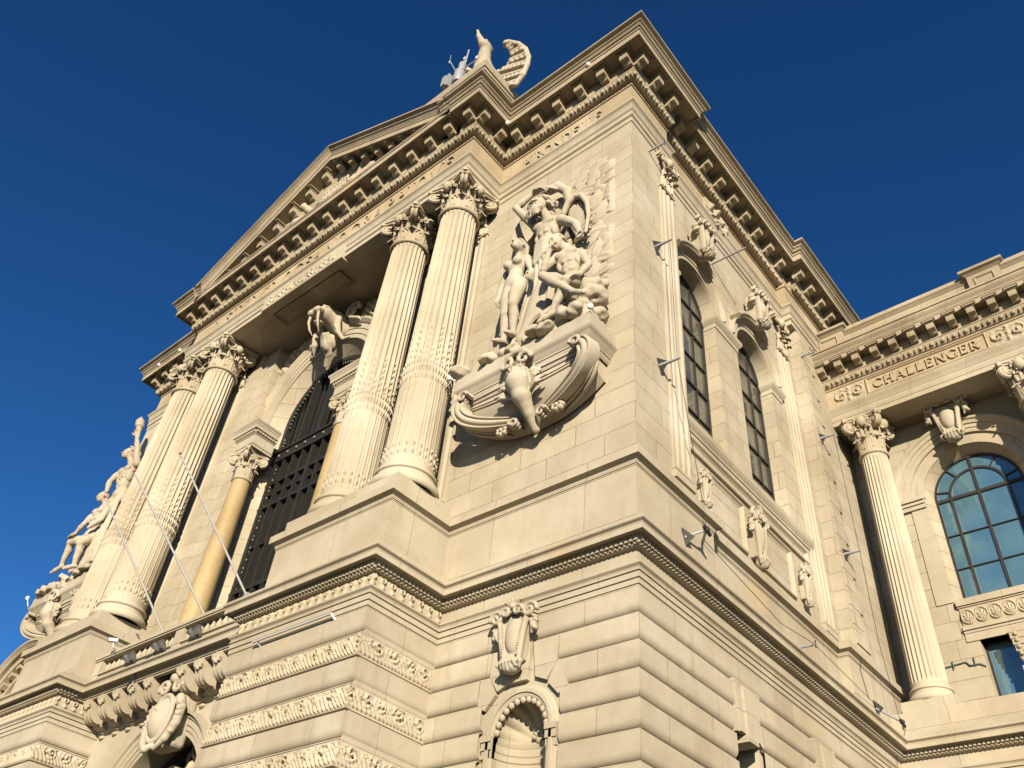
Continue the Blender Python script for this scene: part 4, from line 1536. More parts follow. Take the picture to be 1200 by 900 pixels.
# ---- pediment
SL = (28.30 - 24.50) / (-4.35 - XU)
mb = MB()
def rake(mb, x0, x1, prof, y0=YS):
    rows = []
    for e, z in prof:
        rows.append([(x, y0 - e, 24.50 + SL * (abs(-4.35 - XU) - abs(x - XU)) + (z - 24.845)) for x in (x0, XU, x1)])
    P = np.array(rows)
    for i in range(2):
        mb.grid(P[:, i:i + 2])
rk = [(e, z) for e, z in cor_prof[1:]] + cyma[:-2] + [(0.6, 24.92), (-3.0, 24.94)]
rk = [(e, z) for e, z in rk]
rake(mb, -4.9, mu(-4.9), rk)
ped = part("pediment", mb, 'corn')
mb = MB()
tri = [(-5.0, 24.4), (XU, 28.0), (mu(-5.0), 24.4)]
mb.prism(tri, -0.4, 0.02, FA)
mb.obj("tympanum", M['frieze'], ped, smooth=0)
for s in (1, -1):
    for i in range(9):
        x = XU + s * (0.40 + 0.77 * i)
        zz = 24.50 + SL * (-4.35 - XU - abs(x - XU)) - 0.593
        if zz < 24.80:
            continue
        modillion(x, YS - 0.27, 0, z=zz, parent=ped)
# tympanum carving: shield, swags and sea creatures
S = SDF((XU - 3.7, -2.05, 24.5), (XU + 3.7, -1.33, 27.5), 0.026)
rs = np.random.default_rng(3)
S.box((XU, -1.42, 26.1), (.62, .16, .85), .10, .03, taper=.18)
for i in range(7):
    for j in range(-5, 6):
        S.box((XU + j * .13 + .065 * (i % 2), -1.59, 25.5 + i * .2), (.058, .03, .085), .012, .004)
for s in (-1, 1):
    th = np.linspace(0, 3.2 * PI, 26)
    rr = 0.42 * (1 - th / (3.8 * PI))
    S.chain(np.c_[XU + s * (0.95 + rr * np.cos(th)), np.full(26, -1.55), 27.25 + rr * np.sin(th)], np.linspace(.075, .04, 26), 0.012)
    S.chain([(XU + s * .9, -1.5, 25.6), (XU + s * 1.5, -1.62, 25.5), (XU + s * 2.2, -1.55, 25.9), (XU + s * 2.6, -1.5, 25.4), (XU + s * 3.3, -1.45, 25.5)], [.25, .28, .22, .2, .1], 0.08)
    S.chain([(XU + s * 1.3, -1.5, 26.3), (XU + s * 1.7, -1.65, 26.8), (XU + s * 1.5, -1.65, 27.2)], [.16, .13, .1], 0.05)
    S.ell((XU + s * 1.52, -1.66, 27.35), (.16, .15, .19), 0.04)
    S.chain([(XU + s * 1.7, -1.62, 26.8), (XU + s * 2.1, -1.7, 26.5), (XU + s * 2.4, -1.62, 26.7)], [.1, .08, .06], 0.04)
    for k in range(9):
        S.ell((XU + s * (2.0 + .13 * k + rs.normal() * .04), -1.45, 25.6 + rs.uniform(0, .5) * (1 - k / 10)), (.13, .16, .10), 0.04, rotm('Y', rs.uniform(0, 3)))
for k in range(7):
    a = PI * (k + .5) / 7
    S.ell((XU + .42 * math.cos(a), -1.55, 27.45 + .28 * math.sin(a)), (.13, .13, .13), 0.04)
S.bump(0.008, 9, 4)
S.obj("tympanum_carving", M['statue'], ped)

# acroterion block at the right-hand corner
mb = MB()
bp_ = [(-4.09, -0.25), (-4.09, -1.79), (-6.0, -1.79), (-6.0, -0.25)]
mb.sweep(bp_, [(0, 24.7), (0, 25.62), (0.03, 25.64), (0.05, 25.69), (0.26, 25.71), (0.26, 25.81), (0.245, 25.815), (0.245, 25.83), (0.30, 25.86), (0.32, 25.95), (0.34, 26.00), (0.34, 26.12), (-.3, 26.16)])
mb.add([(-5.8, -.6, 26.158), (-4.2, -.6, 26.158), (-4.2, -1.7, 26.158), (-5.8, -1.7, 26.158)], [(0, 1, 2, 3)])
part("acroterion_block", mb, 'corn')
# roof
mb = MB()
mb.add([(-22.8, -.2, 24.93), (0, -.2, 24.93), (0, 13.4, 24.93), (-22.8, 13.4, 24.93)], [(0, 1, 2, 3)])
zr = 28.2
for s in (1, -1):
    xe = -4.35 if s > 0 else mu(-4.35)
    mb.add([(xe, -1.6, 24.42), (XU, -1.6, zr), (XU, 12, zr), (xe, 12, 24.42)], [(0, 1, 2, 3)])
part("roof", mb, 'lead', smooth=0)

# ---- balcony over the entrance
bal = MB()
bal.box((-15.5, -1.15, 9.70), (-7.9, -0.85, 9.745))
bal.box((-15.52, -1.20, 10.12), (-7.95, -0.80, 10.20))
bal.box((-15.52, -1.17, 10.08), (-7.95, -0.83, 10.12))
for x in (-15.35, XC, -8.2):
    bal.box((x - .17, -1.14, 9.60), (x + .17, -0.86, 10.085))
balu = part("balustrade", bal, 'mould', smooth=0)
bm0 = MB()
bm0.lathe([(.055, 0), (.06, .03), (.045, .045), (.05, .07), (.075, .12), (.07, .17), (.04, .24), (.032, .28), (.05, .30), (.05, .315), (.035, .325), (.06, .345)], (0, 0), 12)
b0 = None
for i in range(29):
    x = -15.05 + i * 0.235
    if abs(x - XC) < .2:
        continue
    if b0 is None:
        b0 = bm0.obj("baluster", M['mould'], balu, 50)
        o = b0
    else:
        o = bpy.data.objects.new("baluster", b0.data)
        COL.objects.link(o)
        o.parent = balu
    o.location = Vector((x, -1.0, 9.742)) - world_loc(balu)
bal = MB()
bal.box((-15.4, -1.1, 9.3), (-8.1, 0.8, 9.70))
part("balcony_floor", bal, 'soffit', smooth=0)

# entrance wall with the lower arch
FE = Frame('F', -0.45)
low = dict(uc=XC, hw=1.72, v0=0.0, vs=6.15)
mb = MB()
wall(mb, FE, -15.4, -8.1, 0.0, 9.3, [low], n=40)
reveal(mb, FE, low, 0, -1.3, n=40)
part("entrance_wall", mb, 'panel', smooth=30)
mb = MB()
ring(mb, FE, dict(uc=XC, hw=1.72, v0=4.0, vs=6.15), [(0, 0), (.003, .06), (.10, .06), (.105, .09), (.20, .09), (.205, .12), (.32, .12), (.34, .16), (.40, .18), (.42, .24), (.48, .25), (.48, 0)], n=48)
part("entrance_archivolt", mb, 'mould')
mb = MB()
ring(mb, Frame('F', 0.15), dict(uc=XC, hw=1.35, v0=4.0, vs=6.15), [(0, 0), (.003, .06), (.14, .06), (.145, .10), (.30, .10), (.31, 0)], n=40)
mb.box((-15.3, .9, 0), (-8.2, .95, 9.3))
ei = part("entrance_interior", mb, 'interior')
S = SDF((-13.4, -0.30, 5.6), (-10.1, 0.75, 8.0), 0.045)
rs = np.random.default_rng(11)
for k in range(46):
    t = rs.uniform(0.05, PI - .05)
    r = rs.uniform(0.75, 1.55)
    c = (XC + r * math.cos(t), rs.uniform(0.1, .5), 6.15 + r * math.sin(t))
    S.ell(c, (rs.uniform(.08, .2), rs.uniform(.08, .18), rs.uniform(.06, .16)), 0.05, rotm('Y', rs.uniform(0, 3)))
S.chain([(XC - .9, .1, 6.2), (XC - .5, -.1, 6.9), (XC, -.15, 7.1), (XC + .5, -.1, 6.8), (XC + 1.0, .1, 6.3)], [.16, .2, .22, .2, .14], .06)
S.obj("entrance_carving", M['carved'], ei)
# consoles
def console_mesh():
    mb = MB()
    pr = [(0, 0.0), (0.60, 0.0), (0.66, -.04), (0.68, -.12), (0.66, -.20), (0.60, -.25), (0.58, -.29), (0.57, -.38), (0.52, -.47), (0.43, -.54), (0.33, -.56), (0.27, -.54), (0.22, -.58), (0.10, -.62), (0, -.62)]
    n = len(pr)
    for a, b, k in ((-.13, .13, 1.0), (-.17, -.09, 1.04), (.09, .17, 1.04), (-.035, .035, 1.06)):
        v = [(a, -e * k, z * (1.0 if k == 1 else 1.01)) for e, z in pr] + [(b, -e * k, z * (1.0 if k == 1 else 1.01)) for e, z in pr]
        f = [tuple(range(n)), tuple(range(2 * n - 1, n - 1, -1))] + [(i, n + i, n + (i + 1) % n, (i + 1) % n) for i in range(n)]
        mb.add(v, f)
    for s in (-1, 1):
        th = np.linspace(0, 3.4 * PI, 24)
        rr = .13 * (1 - th / (4 * PI))
        mb.tube(np.c_[np.full(24, s * .155), -.52 - rr * np.cos(th), -.13 + rr * np.sin(th)], .022, 5)
        th = np.linspace(0, 2.6 * PI, 18)
        rr = .09 * (1 - th / (3.2 * PI))
        mb.tube(np.c_[np.full(18, s * .155), -.36 + rr * np.cos(th), -.45 + rr * np.sin(th)], .02, 5)
    for k in range(3):
        mb.ell((-.06 + .06 * k, -.66, -.20 - .04 * (k == 1)), (.035, .05, .07), 7, 5)
    mb.box((-.20, -.70, 0.0), (.20, 0.0, .035))
    return mb
cs = None
for i in range(11):
    x = -15.08 + 0.666 * i
    if abs(x - XC) < .4:
        continue
    if cs is None:
        cs = console_mesh().obj("balcony_console", M['carved'], MUS, 35)
        o = cs
    else:
        o = bpy.data.objects.new("balcony_console", cs.data)
        COL.objects.link(o)
        o.parent = MUS
    o.location = Vector((x, -0.45, 9.125)) - MUS.location
mb = MB()
mb.sweep([(-8.1, -0.45), (-15.4, -0.45)], [(0, 8.44), (.05, 8.45), (.05, 8.56), (.08, 8.58), (.10, 8.62), (0, 8.66)])
for i in range(12):
    x = -15.1 + .6 * i
    mb.ell((x, -.47, 8.36), (.11, .06, .05), 8, 5)
    mb.ell((x, -.48, 8.80), (.10, .08, .10), 8, 5)
part("console_course", mb, 'carved')

# ---- cartouches (sculpted once, reused)
def cartouche(res=0.016):
    S = SDF((-.66, -.42, -.80), (.66, .05, .82), res)
    S.box((0, -.06, -.02), (.27, .10, .46), .03, .03, taper=.22)
    S.ell((0, -.15, .02), (.19, .10, .36), .03)
    for s in (-1, 1):
        S.chain([(s * .19, -.17, -.46), (s * .25, -.19, -.10), (s * .31, -.19, .26), (s * .36, -.18, .40)], [.045, .05, .05, .055], .015)
        for k in range(14):
            t = k / 13
            S.ell((s * (.165 + .10 * t), -.235 + .01 * t, -.40 + .66 * t), (.020, .02, .020), .004)
        th = np.linspace(0, 3.0 * PI, 26); rr = .165 * (1 - th / (3.5 * PI))
        S.chain(np.c_[s * (.40 + rr * np.cos(th)), -.20 - .03 * th / 9, .42 + rr * np.sin(th)], np.linspace(.048, .028, 26), .010)
        th = np.linspace(0, 2.6 * PI, 18); rr = .115 * (1 - th / (3.1 * PI))
        S.chain(np.c_[s * (.15 + rr * np.cos(th)), np.full(18, -.25), .46 + rr * np.sin(th)], np.linspace(.040, .024, 18), .010)
        S.chain([(s * .40, -.12, .26), (s * .45, -.15, .12), (s * .40, -.13, .0)], [.06, .055, .025], .02)
        for k in range(4):
            S.ell((s * (.47 + .03 * (k % 2)), -.14, .30 - .08 * k), (.055, .06, .045), .012)
        S.chain([(s * .16, -.16, -.50), (s * .26, -.2, -.56), (s * .22, -.18, -.66)], [.05, .045, .025], .015)
    for k in (-2, -1, 0, 1, 2):
        S.chain([(k * .03, -.18, .56), (k * .065, -.22, .68), (k * .095, -.24, .745 - abs(k) * .03)], [.035, .042, .022], .010)
        S.chain([(k * .03, -.20, -.42), (k * .075, -.25, -.56), (k * .085, -.22, -.70 + abs(k) * .03)], [.04, .045, .022], .010)
    S.ell((0, -.21, .58), (.08, .08, .07), .02)
    S.ell((0, -.14, -.60), (.20, .12, .14), .03)
    return S
ct = cartouche().obj("cartouche", M['statue'], MUS)
ct.location = Vector((-2.27, -0.05, 7.98)) - MUS.location
ct.scale = (.88, 1.1, .86)
ct.name = "niche_cartouche"
def put(me_from, name, loc, scale, rz=0.0, parent=None):
    o = bpy.data.objects.new(name, me_from.data)
    COL.objects.link(o)
    o.parent = parent or MUS
    o.location = Vector(loc) - world_loc(o.parent)
    o.scale = scale
    o.rotation_euler = (0, 0, rz)
    return o
put(ct, "niche_cartouche", (mx(-2.28), -.06, 8.02), (.88, 1.1, .86))

ex, ey = XC + .22, -.92
S = SDF((ex - .85, -1.55, 7.15), (ex + .85, -.4, 9.05), 0.021)
S.ell((ex, ey + .05, 8.02), (.34, .34, .47), .03)
S.box((ex, -.62, 8.05), (.42, .20, .60), .12, .04)
tt = np.linspace(0, 2 * PI, 41)
fr_ = np.c_[ex + .37 * np.sin(tt), ey - .06 - .10 * np.cos(tt * 2) * 0, 8.02 + .50 * np.cos(tt)]
S.chain(fr_, [.055] * 41, .006)
for s in (-1, 1):
    S.chain([(ex + s * .34, ey + .06, 8.46), (ex + s * .52, ey + .05, 8.22), (ex + s * .55, ey + .02, 7.86), (ex + s * .42, ey - .03, 7.55), (ex + s * .20, ey - .08, 7.36)], [.10, .10, .10, .085, .05], .02)
    for k in range(6):
        S.ell((ex + s * (.60 - .02 * abs(k - 2)), ey - .02, 8.28 - .12 * k), (.06, .08, .055), .008)
    th = np.linspace(0, 2.8 * PI, 24); rr = .19 * (1 - th / (3.3 * PI))
    S.chain(np.c_[ex + s * (.26 + rr * np.cos(th)), np.full(24, ey - .06), 8.70 + rr * np.sin(th)], np.linspace(.06, .03, 24), .008)
    S.chain([(ex + s * .05, ey - .30, 7.98 + .2 * s), (ex + s * .14, ey - .27, 8.10), (ex + s * .05, ey - .29, 8.22)], [.018, .018, .018], .004)
S.chain([(ex - .34, ey + .1, 8.84), (ex, ey - .02, 8.93), (ex + .34, ey + .1, 8.84)], [.08, .12, .08], .03)
S.chain([(ex - .12, ey - .1, 7.42), (ex, ey - .16, 7.34), (ex + .12, ey - .1, 7.42)], [.06, .08, .06], .02)
S.obj("entrance_cartouche", M['statue'], MUS)
# tapered backing block of the niche keystone
mb = MB()
mb.prism([(-1.98, 8.37), (-2.58, 8.37), (-2.50, 7.28), (-2.06, 7.28)], -.03, .06, FR)
part("niche_keystone", mb, 'rust')
for o in bw:
    put(ct, "window_cartouche", (XB + .14, o['uc'] + .03, 20.05), (.85, 1.7, 1.0), PI / 2)
for y, z, sc in ((2.72, 11.85, (.42, .8, .62)), (4.85, 11.85, (.62, 1.1, 1.02)), (7.15, 11.85, (.45, .8, .75))):
    put(ct, "panel_cartouche", (XB + .03, y, z), sc, PI / 2)
# fallen swag under the middle panel ornament
# ---- niche
mb = MB()
ring(mb, FR, dict(uc=NX, hw=.53, v0=3.0, vs=NZ), [(.0, -.12), (.0, .0), (.035, .02), (.06, .02), (.065, .045), (.12, .045), (.13, .02), (.17, .01), (.20, -.03)], n=32)
def halfdome(mb):
    n1, n2 = 61, 20
    P = np.zeros((n1, n2, 3))
    for i, t in enumerate(np.linspace(0, PI, n1)):
        for j, p in enumerate(np.linspace(0, PI / 2, n2)):
            r = .55
            fl = 1 - .11 * abs(math.sin(t * 7.0)) * math.sin(p) ** .5
            # spherical quarter: fan of shell ribs meeting at the back
            u = math.cos(t) * math.sin(p) * r * fl
            v = math.sin(t) * math.sin(p) * r * fl
            w = -.05 - math.cos(p) * .50
            P[i, j] = (NX + u, NZ + v, w)
    mb.grid(FR(P.reshape(-1, 3)).reshape(P.shape))
halfdome(mb)
n1 = 24
P = np.array([[(NX + .54 * math.cos(t), z, -.05 - .50 * math.sin(t)) for z in (3.0, NZ)] for t in np.linspace(0, PI, n1)])
mb.grid(FR(P.reshape(-1, 3)).reshape(P.shape))
nb = part("niche", mb, 'mould', smooth=30)
mb = MB()
for i in range(13):
    t = PI * (i + .5) / 13
    mb.ell(FR([(NX + .50 * math.cos(t), NZ + .50 * math.sin(t), -.03)])[0], (.058, .05, .058), 8, 5)
mb.ell(FR([(NX, NZ + .05, -.52)])[0], (.09, .09, .09), 10, 6)
for i in range(5):
    t = PI * (i + .5) / 5
    mb.ell(FR([(NX + .10 * math.cos(t), NZ + .05 + .10 * math.sin(t), -.48)])[0], (.045, .06, .045), 7, 5)
mb.obj("niche_shell", M['carved'], nb, 60)
mb = MB()
pp = []
for t in np.linspace(0, PI, 20):
    pp.append((NX + .53 * math.cos(t), -(-.05 - .50 * math.sin(t))))
# impost moulding following the niche wall
rows = []
for dr, z in ((0.0, 6.18), (.02, 6.20), (.02, 6.28), (.035, 6.30), (.035, 6.40), (.06, 6.44), (.07, 6.50), (0, 6.52)):
    rows.append([(NX + (.54 - dr) * math.cos(t), z, -.05 - (.50 - dr) * math.sin(t)) for t in np.linspace(0, PI, 24)])
P = np.array(rows)
mb.grid(FR(P.reshape(-1, 3)).reshape(P.shape))
for s in (-1, 1):
    a = NX + s * .53
    b = NX + s * .74
    mb.box((min(a, b), 6.18, -.12), (max(a, b), 6.30, .02), FR)
    mb.box((min(a, b), 6.30, -.12), (max(a, b), 6.42, .045), FR)
    mb.box((min(a, b), 6.42, -.12), (max(a, b), 6.51, .07), FR)
mb.obj("niche_impost", M['mould'], nb, 30)

# ---- console carrying the right-hand sculpture, and its mirror
def sculpture_console(cx, name):
    mb = MB()
    x0, x1, yf = cx - 1.78, cx + 1.78, -0.90
    path = [(x1, 0.02), (x1, yf), (x0, yf), (x0, 0.02)]
    mb.sweep(path, [(-.20, 13.36), (-.16, 13.40), (-.14, 13.47), (-.12, 13.475), (-.12, 13.51), (-.06, 13.58), (-.03, 13.64), (0.0, 13.66), (0.02, 13.70), (0.025, 13.75), (0.0, 13.79), (-.01, 13.80), (-.01, 14.05), (-.03, 14.07), (-1.0, 14.07)])
    slab = part(name, mb, 'statue')
    # boat-shaped body: mouldings under the slab, then a plain curved hull
    ns, nt = 61, 26
    P = np.zeros((ns, nt, 3))
    steps = [(0.0, 0.0), (.05, .0), (.12, 0), (.3, 0), (.5, 0), (.66, 0.0), (.662, .030), (.71, .030), (.712, .055), (.735, .055), (.737, .035), (.84, .040), (.842, .070), (.88, .085), (.92, .10), (.922, .13), (.97, .135), (1.0, .135)]
    tt = np.array([q[0] for q in steps]); oo = np.array([q[1] for q in steps])
    nt = len(tt)
    P = np.zeros((ns, nt, 3))
    for i, s in enumerate(np.linspace(-1, 1, ns)):
        zb = 12.42 + .50 * abs(s) ** 2.4
        for j, t in enumerate(tt):
            z = zb + (13.42 - zb) * t
            dep = (.06 + .56 * math.sin(min(1, t / .72) * PI / 2) ** .85) * (1 - .06 * s * s)
            P[i, j] = (cx + s * 1.54, -dep - oo[j], z)
    mb = MB()
    mb.grid(P)
    for s in (-1, 1):
        e_ = P[0 if s < 0 else -1]
        mb.add(np.vstack([e_, e_ * [1, 0, 1] + [0, .05, 0]]), [(k, k + 1, nt + k + 1, nt + k) for k in range(nt - 1)])
    mb.obj("console_bowl", M['statue'], slab, 30)
    # two reeded bands sweeping from the corner scrolls down to the middle
    mb = MB()
    for s in (-1, 1):
        ctl = np.array([(1.50, -.86, 13.40), (1.63, -.90, 13.26), (1.64, -.86, 13.06), (1.50, -.78, 12.88), (1.24, -.67, 12.76), (.92, -.56, 12.68), (.62, -.47, 12.63), (.40, -.42, 12.58), (.27, -.40, 12.48)])
        m_ = 34
        q = np.linspace(0, len(ctl) - 1, m_)
        pts = np.c_[[np.interp(q, np.arange(len(ctl)), ctl[:, k]) for k in range(3)]].T
        for it in range(3):
            pts[1:-1] = .25 * pts[:-2] + .5 * pts[1:-1] + .25 * pts[2:]
        pts[:, 0] = cx + s * pts[:, 0]
        t = np.gradient(pts, axis=0); t /= np.linalg.norm(t, axis=1)[:, None]
        out = np.zeros_like(pts); out[:, 1] = -1
        out[:, 2] = -.25; out -= t * (out * t).sum(1)[:, None]; out /= np.linalg.norm(out, axis=1)[:, None]
        side = np.cross(t, out)
        sec = [(-.17, -.30), (-.17, .00), (-.145, .035), (-.115, .035), (-.10, .0), (-.085, -.01), (-.06, .02), (-.02, .045), (.02, .045), (.06, .02), (.075, -.01), (.09, 0.0), (.105, .035), (.135, .035), (.16, .0), (.165, -.30)]
        wdt = np.interp(np.linspace(0, 1, m_), [0, .15, .6, 1], [.85, 1.0, .8, .45])
        G = np.array([[pts[i] + side[i] * a * wdt[i] * s + out[i] * b for a, b in sec] for i in range(m_)])
        mb.grid(G)
        # flutes on the outer cheek of the band
        for k in range(4):
            mb.tube(pts[2:26] + side[2:26] * 0 + np.array([s * .02 * k, .085 + .085 * k, -.03 - .025 * k]), np.linspace(.05, .03, 24), 7)
        for (ux, uy, uz, r0, turns, w_) in ((1.46, -.87, 13.36, .135, 2.4, .16), (.34, -.43, 12.44, .12, 2.3, .12)):
            th = np.linspace(0, turns * PI, 30); rr = r0 * (1 - th / (turns * PI + 1.6))
            prof = np.c_[cx + s * (ux - rr * np.cos(th) * (1 if ux > 1 else -1)), np.full(30, uy), uz + rr * np.sin(th)]
            for dy in (-.07, 0, .07):
                mb.tube(prof + np.array([0, dy, 0]), np.linspace(.045, .022, 30), 7)
    mb.obj("console_band", M['statue'], slab, 50)
    S = SDF((cx - 1.2, -1.22, 12.1), (cx + 1.2, 0.02, 13.95), 0.019)
    # slim keel: a tapering shield ending in a small scroll
    S.chain([(cx, -.80, 13.34), (cx + .0, -.83, 13.10), (cx + .02, -.72, 12.82), (cx + .05, -.48, 12.52), (cx + .06, -.26, 12.26)], [.21, .25, .19, .115, .09], .05)
    S.chain([(cx, -1.0, 13.34), (cx, -1.03, 13.08), (cx + .02, -.86, 12.78), (cx + .04, -.60, 12.52)], [.05, .05, .04, .03], .02)
    for s in (-1, 1):
        S.chain([(cx + s * .17, -.92, 13.36), (cx + s * .23, -.92, 13.08), (cx + s * .14 + .02, -.76, 12.80), (cx + s * .06 + .05, -.52, 12.54)], [.045, .05, .042, .03], .008)
        th = np.linspace(0, 2.3 * PI, 22); rr = .17 * (1 - th / (2.9 * PI))
        S.chain(np.c_[cx + s * (.20 + rr * np.cos(th)), -.98 + .02 * np.cos(th), 13.56 + rr * np.sin(th)], np.linspace(.055, .03, 22), .008)
        # acanthus sprays
        for k, (a, l) in enumerate(((.35, .46), (.85, .42), (1.25, .34), (-.25, .34))):
            bx, bz = cx + s * .24, 12.90 + .13 * k
            for j in (-1, 0, 1):
                aa = a + j * .22
                ll = l * (1 - .18 * abs(j))
                S.chain([(bx, -.72, bz), (bx + s * ll * .55 * math.cos(aa), -.80, bz + ll * .55 * math.sin(aa)), (bx + s * ll * math.cos(aa), -.74 - .05, bz + ll * math.sin(aa) - .03)], [.035, .042, .016], .006)
        # rosette under the bands
        for k in range(7):
            a = k * PI * 2 / 7
            S.ell((cx + s * .70 + .11 * math.cos(a), -.40, 12.46 + .085 * math.sin(a)), (.058, .07, .05), .006)
        S.ell((cx + s * .70, -.46, 12.46), (.045, .045, .045), .006)
    S.chain([(cx - .36, -.92, 13.62), (cx - .20, -.99, 13.76), (cx, -1.0, 13.80), (cx + .20, -.99, 13.76), (cx + .36, -.92, 13.62)], [.05, .065, .075, .065, .05], .02)
    for k in range(5):
        S.ell((cx - .14 + .07 * k, -.97, 13.40 + .03 * (k % 2)), (.036, .04, .045), .006)
    S.obj("console_scrollwork", M['statue'], slab)
    return slab
CX1 = -2.20
sculpture_console(CX1, "sculpture_console")
sculpture_console(mx(CX1), "sculpture_console")

# ---- curved hood over the far bay (left-hand end)
mb = MB()
c0 = (-22.3, 10.2); R0 = 2.15
def hood_ring(prof, t0, t1, n=30, yb=-0.02):
    rows = []
    for dr, w in prof:
        rows.append([(c0[0] + (R0 + dr) * math.cos(t), yb - w, c0[1] + (R0 + dr) * math.sin(t)) for t in np.linspace(t0, t1, n)])
    mb.grid(np.array(rows))
hood_ring([(-.5, 0.0), (-.48, .2), (-.22, .2), (-.20, .42), (0.0, .43), (0.0, .55), (.10, .62), (.12, .66), (.2, .66), (.22, .0)], .15, PI - .15)
for i in range(13):
    t = .3 + (PI - .6) * i / 12
    R_ = rotm('Y', -t + PI / 2)
    for a, b in (((-.09, .0, 0), (.09, .2, .16)),):
        v = []
        for dx in (a[0], b[0]):
            for w in (.18, .38):
                for dz in (-.34, -.2):
                    p = np.array([dx, 0, 0])
                    rad = R0 + dz
                    v.append((c0[0] + rad * math.cos(t) - dx * math.sin(t), -.02 - w, c0[1] + rad * math.sin(t) + dx * math.cos(t)))
        mb.add(v, [(0, 1, 3, 2), (4, 6, 7, 5), (0, 4, 5, 1), (2, 3, 7, 6), (0, 2, 6, 4), (1, 5, 7, 3)])
part("curved_hood", mb, 'corn')

# =================================================================== WING (set back on the right)
YW = 12.0
FW = Frame('F', YW)
WX1 = 9.5
wo_ = dict(uc=3.04, hw=1.30, v0=13.15, vs=16.35)
wl_ = dict(uc=3.04, hw=1.00, v0=10.45, vs=12.05, arch=False)
mb = MB()
# lower opening and arched opening share the wall: build as two storeys
wall(mb, FW, -0.2, WX1, 9.6, 12.40, [wl_])
wall(mb, FW, -0.2, WX1, 12.40, 18.98, [wo_], n=40)
reveal(mb, FW, wo_, 0, -.35, dr1=-.16, n=40)
reveal(mb, FW, wl_, 0, -.35)
mb.sweep([(WX1, 12.0), (WX1, 14)], [(0, 23), (0, 9)])
part("wing_wall", mb, 'ashlar', smooth=30)
mb = MB()
ring(mb, FW, dict(uc=3.04, hw=1.30, v0=16.35, vs=16.35), [(0, 0), (.01, .05), (.20, .05), (.205, .03), (.34, .03), (.345, .10), (.47, .10), (.48, .125), (.60, .125), (.61, .16), (.70, .18), (.74, .23), (.80, .23), (.80, 0)], n=48)
for s in (-1, 1):
    a = 3.04 + s * 1.34
    b = 3.04 + s * 2.15
    for (z0, z1, w) in ((16.05, 16.18, .08), (16.18, 16.28, .12), (16.28, 16.38, .17)):
        mb.box((min(a, b), z0, -.02), (max(a, b), z1, w), FW)
    mb.box((min(a, b) if s > 0 else a - .42, 13.15, -.02), (max(a, b) if s < 0 else a + .42, 16.05, .03), FW)
part("wing_archivolt", mb, 'mould')
put(ct, "wing_cartouche", (2.98, YW - .16, 18.42), (1.12, 1.6, 1.12))
# glazing
win = MB()
ow = dict(uc=3.04, hw=1.14, v0=13.15, vs=16.35)
win.prism(outline(ow, 36), -.36, -.345, FW)
wobj = part("arched_window", win, 'glass_blue', smooth=0)
fr = MB()
c = 3.04
a1 = outline(ow, 36, 0.002); a2 = outline(ow, 36, -.05)
n = len(a1)
fr.add(FW([(*p, -.29) for p in a1] + [(*p, -.29) for p in a2] + [(*p, -.35) for p in a2]), [(i, i + 1, n + i + 1, n + i) for i in range(n - 1)] + [(n + i, n + i + 1, 2 * n + i + 1, 2 * n + i) for i in range(n - 1)])
for u, t in ((-.74, .03), (0, .035), (.74, .03)):
    top = 16.35 if u else 16.35 + 1.12
    fr.box((c + u - t, 13.15, -.352), (c + u + t, top, -.298), FW)
for k, (v, t) in enumerate(((14.18, .012), (15.18, .012), (16.30, .045))):
    fr.box((c - 1.14, v - t, -.353), (c + 1.14, v + t, -.30 + .0015 * k), FW)
rows = []
for r, w in ((.77, -.35), (.77, -.301), (.71, -.301), (.71, -.35)):
    rows.append([(c + r * math.cos(t), 16.33 + r * math.sin(t), w) for t in np.linspace(0, PI, 30)])
P = np.array(rows)
fr.grid(FW(P.reshape(-1, 3)).reshape(P.shape))
for a in (PI * .30, PI * .70, PI * .08, PI * .92):
    d = np.array([math.cos(a), math.sin(a)])
    nrm = np.array([-d[1], d[0]]) * .018
    p0, p1 = np.array([c, 16.34]) + d * .74, np.array([c, 16.34]) + d * 1.13
    fr.prism([tuple(p0 - nrm), tuple(p1 - nrm), tuple(p1 + nrm), tuple(p0 + nrm)], -.35, -.303, FW)
fr.obj("window_frame", M['iron'], wobj, 0)
# room behind a second bay further right
win = MB()
win.box((3.04 - 1.0, 10.45, -.36), (3.04 + 1.0, 12.05, -.345), FW)
wobj = part("lower_window", win, 'glass_blue', smooth=0)
fr = MB()
for a, b in (((2.04, 10.45), (2.10, 12.05)), ((3.98, 10.45), (4.04, 12.05)), ((2.04, 11.99), (4.04, 12.05))):
    fr.box((a[0], a[1], -.35), (b[0], b[1], -.30), FW)
fr.obj("window_frame", M['iron'], wobj, 0)
# carved corbel in the middle of the lower window
mb = MB()
mb.box((2.80, 10.45, -.30), (3.28, 11.2, .10), FW)
for i, (w, z) in enumerate(((.10, 11.2), (.16, 11.35), (.22, 11.5), (.25, 11.65), (.27, 11.8), (.28, 11.95))):
    mb.box((2.84 - .02 * i, z, -.30), (3.24 + .02 * i, z + .15, w), FW)
for s in (-1, 1):
    for k in range(5):
        mb.ell(FW([(3.04 + s * .15, 11.30 + .15 * k, .17 + .025 * k)])[0], (.06, .06, .06), 8, 5)
part("window_corbel", mb, 'carved')
